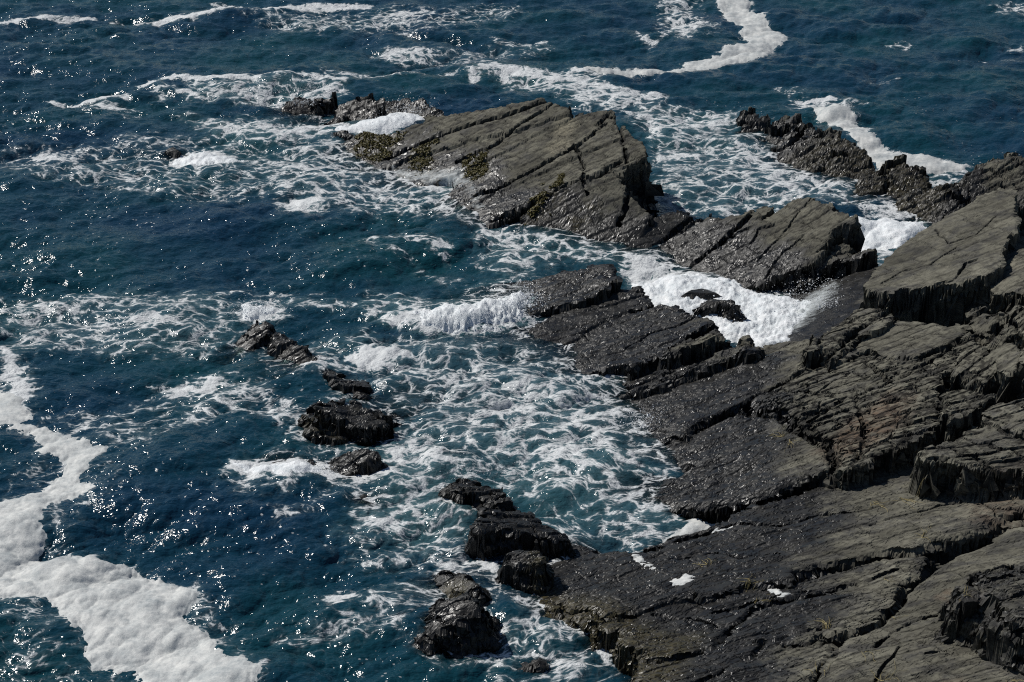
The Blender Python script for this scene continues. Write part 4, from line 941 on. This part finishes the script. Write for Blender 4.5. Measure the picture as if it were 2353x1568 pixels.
# ------------------------------------------------------------------ thick foam: rafts and surf, raised bodies with ragged edges
ui = fbm(WX * .8, WY * .8, 401, 4, .55); uf = fbm(WX * 3.2, WY * 4.0, 411, 4, .65); us = 1 - np.abs(fbm(WX * 1.9, WY * 2.6, 421, 4, .6)) * 2
def raft(polys, label, mat, thick=.05, soft=.35, lump=.03, surf=0.0, name='sea_foam', cat='foam', holes=.0, rag=1.0, group='foam rafts on the sea'):
    sd = np.full(WX.shape, -9.0, f4)
    for p in polys: sd = np.maximum(sd, wpoly(p, soft, rag=rag))
    if holes: sd = sd - holes * np.clip(uf + .5 * iso_f, 0, 1)
    up = thick * sstep(-.02, .25, sd) + np.minimum(sd, 0) * .35
    k = sstep(.0, .5, sd)
    z = WZ + up + k * (lump * ui + lump * .5 * uf) + surf * k * (us * .6 + uf * .5)
    m = sd > -.12
    f = m[:-1, :-1] | m[1:, :-1] | m[:-1, 1:] | m[1:, 1:]
    f &= (np.minimum(RH[:-1, :-1], RH[1:, 1:]) < .5)
    o = grid_mesh(name, PX, PY, z, f, mat, smooth=True)
    if o: sset(o, kind='stuff', label=label, category=cat, group=group)
    return o
raft([[(80,999),(10,984),(40,970),(100,980),(165,1005),(215,1014),(262,1034),(225,1064),(185,1104),(240,1129),(165,1154),(115,1164),(95,1199),(108,1244),(95,1262),(140,1284),(240,1289),(300,1299),(380,1329),(455,1354),(450,1384),(425,1404),(465,1434),(500,1474),(525,1504),(592,1546),(600,1640),(330,1640),(320,1564),(300,1539),(215,1534),(185,1484),(185,1454),(155,1449),(130,1404),(100,1384),(0,1374),(-140,1380),(-140,1190),(0,1159),(80,1134),(150,1084),(160,1064),(90,1044),(85,1024)]],
     'broad winding raft of cream white foam across the bottom left corner', FOAM, thick=.04, soft=.38, lump=.02, holes=.28)
raft([[(-140,860),(0,892),(25,905),(50,925),(82,962),(50,976),(0,976),(-140,980)]], 'small foam raft at the left edge above the broad winding raft', FOAM, thick=.05, soft=.3, holes=.1)
raft([[(1640,-80),(1720,-80),(1721,2),(1726,20),(1761,30),(1771,55),(1796,65),(1813,92),(1781,105),(1771,120),(1766,135),(1726,145),(1676,156),(1601,167),(1526,176),(1376,180),(1326,170),(1376,168),(1500,165),(1566,160),(1576,148),(1651,130),(1661,115),(1721,95),(1696,75),(1701,60),(1666,40),(1650,10)]],
     'hook shaped raft of white foam far out at the top', FOAM, thick=.06, soft=.5, lump=.03, holes=.25)
raft([[(1855,249),(1920,262),(1966,277),(1975,295),(1998,308),(2000,320),(2024,331),(2040,346),(2088,358),(2130,364),(2200,372),(2230,381),(2176,390),(2101,388),(2026,386),(1986,350),(1936,302),(1896,282)]],
     'long white foam streak behind the jagged ridge', FOAM, thick=.05, soft=.4, lump=.03, holes=.25)
raft([[(1950,497),(2036,500),(2116,508),(2132,522),(2080,560),(2040,570),(1950,566)]], 'thick creamy foam pool between the dark tilted slab and the big dry slab', SURF, thick=.12, soft=.25, lump=.10)
raft([[(1520,1236),(1560,1215),(1600,1190),(1640,1183),(1706,1180),(1700,1206),(1640,1225),(1570,1242),(1500,1262)]], 'foam tongue in the cleft under the domed black shelf', FOAM, thick=.05, soft=.18, lump=.03)
raft([[(1455,640),(1500,655),(1560,640),(1620,640),(1700,665),(1750,680),(1790,690),(1850,700),(1935,696),(1905,718),(1860,745),(1830,775),(1810,800),(1760,812),(1690,790),(1640,757),(1610,738),(1560,730),(1500,708),(1450,672)]],
     'churning white surf filling the cove between the slabs', SURF, thick=.10, soft=.45, lump=.16, surf=.09, holes=.15, name='surf', cat='surf', group='white surf')
raft([[(800,290),(880,278),(905,265),(945,247),(978,274),(925,297),(880,309),(820,306),(755,300)]], 'white surf pouring through the gap behind the left end of the largest slab', SURF, thick=.06, soft=.3, lump=.1, surf=.07, holes=.3, name='surf', cat='surf', group='white surf')
raft([[(950,742),(1000,728),(1060,728),(1130,712),(1195,695),(1218,705),(1212,728),(1150,752),(1080,768),(1020,770),(970,764)]], 'tumbling white crest of the breaking wave beside the wet slabs', SURF, thick=.12, soft=.6, lump=.20, surf=.10, holes=.4, name='surf', cat='surf', group='white surf')
raft([[(555,700),(600,703),(640,715),(600,722),(575,735),(556,728)]], 'white water breaking over the chain of three black knobs', SURF, thick=.08, soft=.3, lump=.1, surf=.14, name='surf', cat='surf', group='white surf', holes=.2)
raft([[(395,355),(450,345),(520,355),(560,372),(500,382),(430,380)]], 'patch of surf right of the small lone pyramid rock', SURF, thick=.08, soft=.5, lump=.1, surf=.12, name='surf', cat='surf', group='white surf', holes=.3)
raft([[(535,1075),(600,1082),(660,1078),(740,1085),(740,1100),(640,1108),(560,1098)]], 'ring of foam below the low rock awash', SURF, thick=.04, soft=.25, lump=.05, surf=.06, holes=.45, name='surf', cat='surf', group='white surf')

# ------------------------------------------------------------------ foam and thin wash lying on rock
def on_rock(name, poly, z, mat, label, cat, thick=.02, soft=.15, holes=0, film=False, kind='stuff'):
    pw = np.array([P(a, b, z)[:2] for a, b in poly])
    sd = poly_sd(X, Y, pw) + (iso * .5 + nhi * .5) * soft
    if holes: sd = sd - holes * np.clip(nhi + iso * .6, 0, 1)
    m = sd > (-soft if film else -.03)
    f = m[:-1, :-1] & m[1:, :-1] & m[:-1, 1:] & m[1:, 1:]
    zz = (blurH if not film else H) + (np.where(sd > 0, thick * sstep(0, .08, sd), sd * .5) if not film else .03)
    o = grid_mesh(name, X, Y, zz, f, mat, [('film', sstep(-soft, soft * 2.5, sd))] if film else (), smooth=True)
    if o: sset(o, kind=kind, label=label, category=cat)
    return o
blurH = blur(H, 4)
on_rock('foam_puddle', [(1530,1325),(1560,1322),(1575,1308),(1598,1320),(1595,1335),(1570,1342),(1545,1338)], 1.0, FOAM, 'small puddle of foam on the wet platform', 'foam', holes=.35, thick=.03, soft=.3)
on_rock('foam_puddle', [(1620,1232),(1650,1230),(1662,1238),(1690,1240),(1690,1252),(1660,1250),(1630,1245)], .5, FOAM, 'thin foam scraps just below the foam tongue in the cleft', 'foam', holes=.45, thick=.03, soft=.3)
on_rock('foam_puddle', [(1440,1262),(1470,1270),(1490,1290),(1510,1318),(1480,1312),(1455,1290)], .5, FOAM, 'trail of foam scraps on the platform left of the foam puddle', 'foam', holes=.6, thick=.03, soft=.3)
on_rock('foam_puddle', [(1768,1342),(1790,1345),(1800,1357),(1825,1360),(1812,1368),(1785,1364)], 1.45, FOAM, 'little curl of foam at the start of the long crack', 'foam', holes=.05, thick=.05)
on_rock('wash', [(1765,700),(1830,668),(1880,650),(1935,645),(1940,670),(1930,700),(1880,735),(1830,770),(1800,740)], .5, WASH, 'thin white sheet of water sliding down the wet ramp', 'water', film=True, soft=.5)
on_rock('wash', [(870,392),(900,372),(1000,395),(1070,405),(1110,440),(1130,480),(1080,480),(1060,440),(960,420)], .2, WASH, 'thin wash running off the front of the largest slab', 'water', film=True, soft=.5)
on_rock('wash', [(680,262),(700,235),(720,240),(730,262),(700,275)], .3, WASH, 'spray running over the farthest left low rock', 'water', film=True, soft=.5)
on_rock('wash', [(930,255),(960,245),(990,275),(960,285)], .4, WASH, 'wash running off the flat grey shelf rock', 'water', film=True, soft=.5)

# ------------------------------------------------------------------ droplets thrown up by the surf
def spray(name, spots, label, seed):
    rng = np.random.RandomState(seed); V3 = []; F3 = []
    base = np.array([(1, 0, 0), (-1, 0, 0), (0, 1, 0), (0, -1, 0), (0, 0, 1), (0, 0, -1)], f4)
    fb_ = np.array([(0, 2, 4), (2, 1, 4), (1, 3, 4), (3, 0, 4), (2, 0, 5), (1, 2, 5), (3, 1, 5), (0, 3, 5)])
    for (px, py, z0, rx, ry, hgt, n) in spots:
        c = P(px, py, z0)
        q_ = rng.normal(size=(n, 3)); hz = rng.exponential(.35, n) * hgt
        pp = np.c_[c[0] + q_[:, 0] * rx * (1 + hz * .5), c[1] + q_[:, 1] * ry * (1 + hz * .5), c[2] + hz]
        sz = .004 + .008 * rng.exponential(.7, n)
        V3.append((pp[:, None, :] + base[None] * sz[:, None, None]).reshape(-1, 3))
    Vv = np.concatenate(V3).astype(f4); nn = len(Vv) // 6
    Ff = (fb_[None] + np.arange(nn)[:, None, None] * 6).reshape(-1, 3).astype(np.int32)
    o = raw_mesh(name, Vv, Ff, DROP); sset(o, kind='stuff', label=label, category='spray', group='spray thrown up by surf')
spray('spray', [(980,738,.5,.7,.25,.25,400),(1050,735,.6,.8,.25,.3,500),(1120,722,.6,.7,.25,.35,600),(1185,700,.5,.5,.25,.6,1500),(1205,690,.4,.25,.2,.7,700)], 'droplets flung off the crest of the breaking wave', 1)
spray('spray', [(1780,715,.25,1.2,.7,.35,600),(1850,690,.3,.5,.4,.4,400),(1890,660,.7,.5,.25,.3,250),(1900,705,.5,.4,.2,.4,800)], 'droplets over the churning surf of the cove', 2)
spray('spray', [(945,258,.3,.5,.3,.6,700),(900,280,.2,.5,.3,.3,500)], 'droplets in the gap behind the left end of the largest slab', 3)
spray('spray', [(570,722,.1,.35,.3,.5,700),(610,715,.1,.5,.3,.3,500)], 'droplets over the chain of three black knobs', 4)
spray('spray', [(1080,430,.1,.35,.4,.5,800),(1010,410,.1,.7,.2,.25,500)], 'droplets at the foot of the largest slab beside the weed', 5)
spray('spray', [(700,238,.3,.4,.3,.45,500),(600,215,.4,.8,.3,.4,600),(720,205,.3,.6,.3,.3,400)], 'droplets blowing over the breaker at the back left', 6)
spray('spray', [(1060,1085,.1,.5,.3,.25,500),(745,1085,.1,.3,.2,.25,400),(1485,975,.1,.4,.3,.35,600)], 'droplets around the small black rocks near the shelf', 7)

# ------------------------------------------------------------------ rockweed and dried stalks
def ground(x, y):
    r = np.clip(np.searchsorted(yy, y), 0, len(yy) - 1); c = (x / ww[r] - cols[0]) / (cols[1] - cols[0])
    return H[r, np.clip(np.round(c).astype(int), 0, len(cols) - 1)]
def weed(polys, z, label, n, seed):
    rng = np.random.RandomState(seed); Vv = []; Ff = []
    for poly, cnt in zip(polys, n):
        pw = np.array([P(a, b, z)[:2] for a, b in poly]); lo, hi = pw.min(0), pw.max(0)
        q_ = rng.rand(cnt * 4, 2) * (hi - lo) + lo
        sd = poly_sd(q_[:, 0].astype(f4), q_[:, 1].astype(f4), pw)
        dens = perlin(q_[:, 0] * 2.2, q_[:, 1] * 2.2, 71) * .5 + perlin(q_[:, 0] * 5, q_[:, 1] * 5, 72) * .35
        q_ = q_[(np.minimum(sd, .25) + dens) > .12][:int(cnt * .7)]
        g_ = ground(q_[:, 0], q_[:, 1])
        for (x, y), h in zip(q_, g_):
            if h < -.1: continue
            a = rng.rand() * 6.28; l = rng.uniform(.04, .11); wd = rng.uniform(.012, .028)
            dx, dy = math.cos(a) * l, math.sin(a) * l; ox, oy = -math.sin(a) * wd, math.cos(a) * wd
            k = len(Vv); t = rng.uniform(.02, .07); e = rng.uniform(-.01, .04)
            Vv += [(x - ox, y - oy, h), (x + ox, y + oy, h), (x + dx * .5 + ox * 1.5, y + dy * .5 + oy * 1.5, h + t), (x + dx * .5 - ox * 1.5, y + dy * .5 - oy * 1.5, h + t), (x + dx + ox, y + dy + oy, h + e), (x + dx - ox, y + dy - oy, h + e)]
            Ff += [(k, k + 1, k + 2, k + 3), (k + 3, k + 2, k + 4, k + 5)]
    if not Vv: return
    o = raw_mesh('seaweed', np.array(Vv, f4), np.array(Ff, np.int32), WEED)
    sset(o, kind='stuff', label=label, category='seaweed', group='olive rockweed on the slabs')
weed([[(805,335),(812,308),(860,308),(925,310),(935,325),(900,350),(870,360),(840,350)]], .35, 'largest patch of olive rockweed, on the left point of the largest slab', [2600], 1)
weed([[(935,385),(950,365),(985,355),(1010,362),(990,395),(960,398)]], .25, 'rockweed patch under the first long crack of the largest slab', [1100], 2)
weed([[(1062,405),(1080,393),(1122,402),(1118,425),(1095,430),(1070,418)]], .25, 'compact rockweed patch beside white water at the foot of the largest slab', [1300], 3)
weed([[(1185,512),(1225,492),(1260,478),(1295,465),(1290,485),(1240,505),(1200,517)]], .15, 'long thin rockweed strip along the lower edge of the largest slab', [1300], 4)
weed([[(1518,596),(1530,582),(1570,590),(1562,612),(1530,612)]], .3, 'small rockweed tuft at the foot of the dark tilted slab', [420], 5)

def stalks(name, cx, cy, z, ang_, n, L, label, seed, spread=.9):
    rng = np.random.RandomState(seed); Vv = []; Ff = []
    c = P(cx, cy, z)
    for _ in range(n):
        a = R(ang_) + rng.normal() * spread * .45; x = c[0] + rng.normal() * .05; y = c[1] + rng.normal() * .05
        l = L * rng.uniform(.4, 1.1); st_ = 6; rad = rng.uniform(.004, .008); prev = None
        for i in range(st_ + 1):
            g_ = float(ground(np.array([x]), np.array([y]))[0]) + rad + .012 + .015 * abs(math.sin(i * 1.3 + seed))
            ox, oy = -math.sin(a) * rad, math.cos(a) * rad; k = len(Vv); tp = 1 - .6 * i / st_
            Vv += [(x + ox * tp, y + oy * tp, g_), (x - ox * tp, y - oy * tp, g_), (x, y, g_ + rad * 1.6 * tp)]
            if prev is not None:
                p_ = prev; Ff += [(p_, k, k + 1, p_ + 1), (p_ + 1, k + 1, k + 2, p_ + 2), (p_ + 2, k + 2, k, p_)]
            prev = k; a += rng.normal() * .35; x += math.cos(a) * l / st_; y += math.sin(a) * l / st_
    o = raw_mesh(name, np.array(Vv, f4), np.array(Ff, np.int32), STRAW); sset(o, label=label, category='dried stalks', group='dried stalks on the rock')
for i, (cx, cy, z, an, n, L, lb) in enumerate([
    (1800,1000,1.3,110,6,.55,'pale dried stalks on the domed black shelf'),
    (1815,1010,1.4,-60,5,.6,'dried stalks below the first tuft on the domed black shelf'),
    (1625,1300,1.0,70,9,.45,'upright straw tuft right of the foam puddle'),
    (1722,1340,1.3,60,12,.45,'straw tuft left of the foam curl at the long crack'),
    (2010,1125,2.1,-40,5,.8,'long pale stalk on the dry platform under the shelf'),
    (2075,1120,2.3,-35,8,.7,'branching pale stalks on the dry platform, right of the long one'),
    (2120,1215,2.4,65,9,.6,'faint straw tuft above the wide part of the long crack'),
    (2040,1330,2.1,60,4,.5,'single curved stalk between the two long cracks'),
    (1900,1435,1.9,70,12,.5,'brown straw tuft by the winding crack'),
    (2035,1540,2.5,60,7,.65,'branching stalks near the bottom, right of the winding crack'),
    (1985,1490,2.3,-50,3,.5,'short curved stalk right of the winding crack near the bottom'),
    (1890,1540,2.0,95,9,.5,'dry tuft left of the winding crack at the bottom'),
    (2200,1430,2.9,20,8,.35,'bent stalks left of the black fronted block'),
    (2340,1270,3.3,40,10,.5,'dry tuft at the right edge above the black fronted block'),
    (1745,1375,1.4,30,7,.5,'thin stalks along the crack left of the two long cracks'),
    (2060,1400,2.4,65,3,.4,'pair of straight pale stalks beside the winding crack'),
    (2190,1380,2.8,10,5,.3,'small bright stalks left of the black fronted block'),
    (2330,1520,3.4,-20,6,.6,'long stalk under the black fronted block')]):
    stalks('dried_stalks', cx, cy, z, an, n, L, lb, 50 + i)
print('TRIS', sum(len(o.data.polygons) * (2 if len(o.data.polygons) and o.data.polygons[0].loop_total == 4 else 1) for o in bpy.data.objects if o.type == 'MESH'))
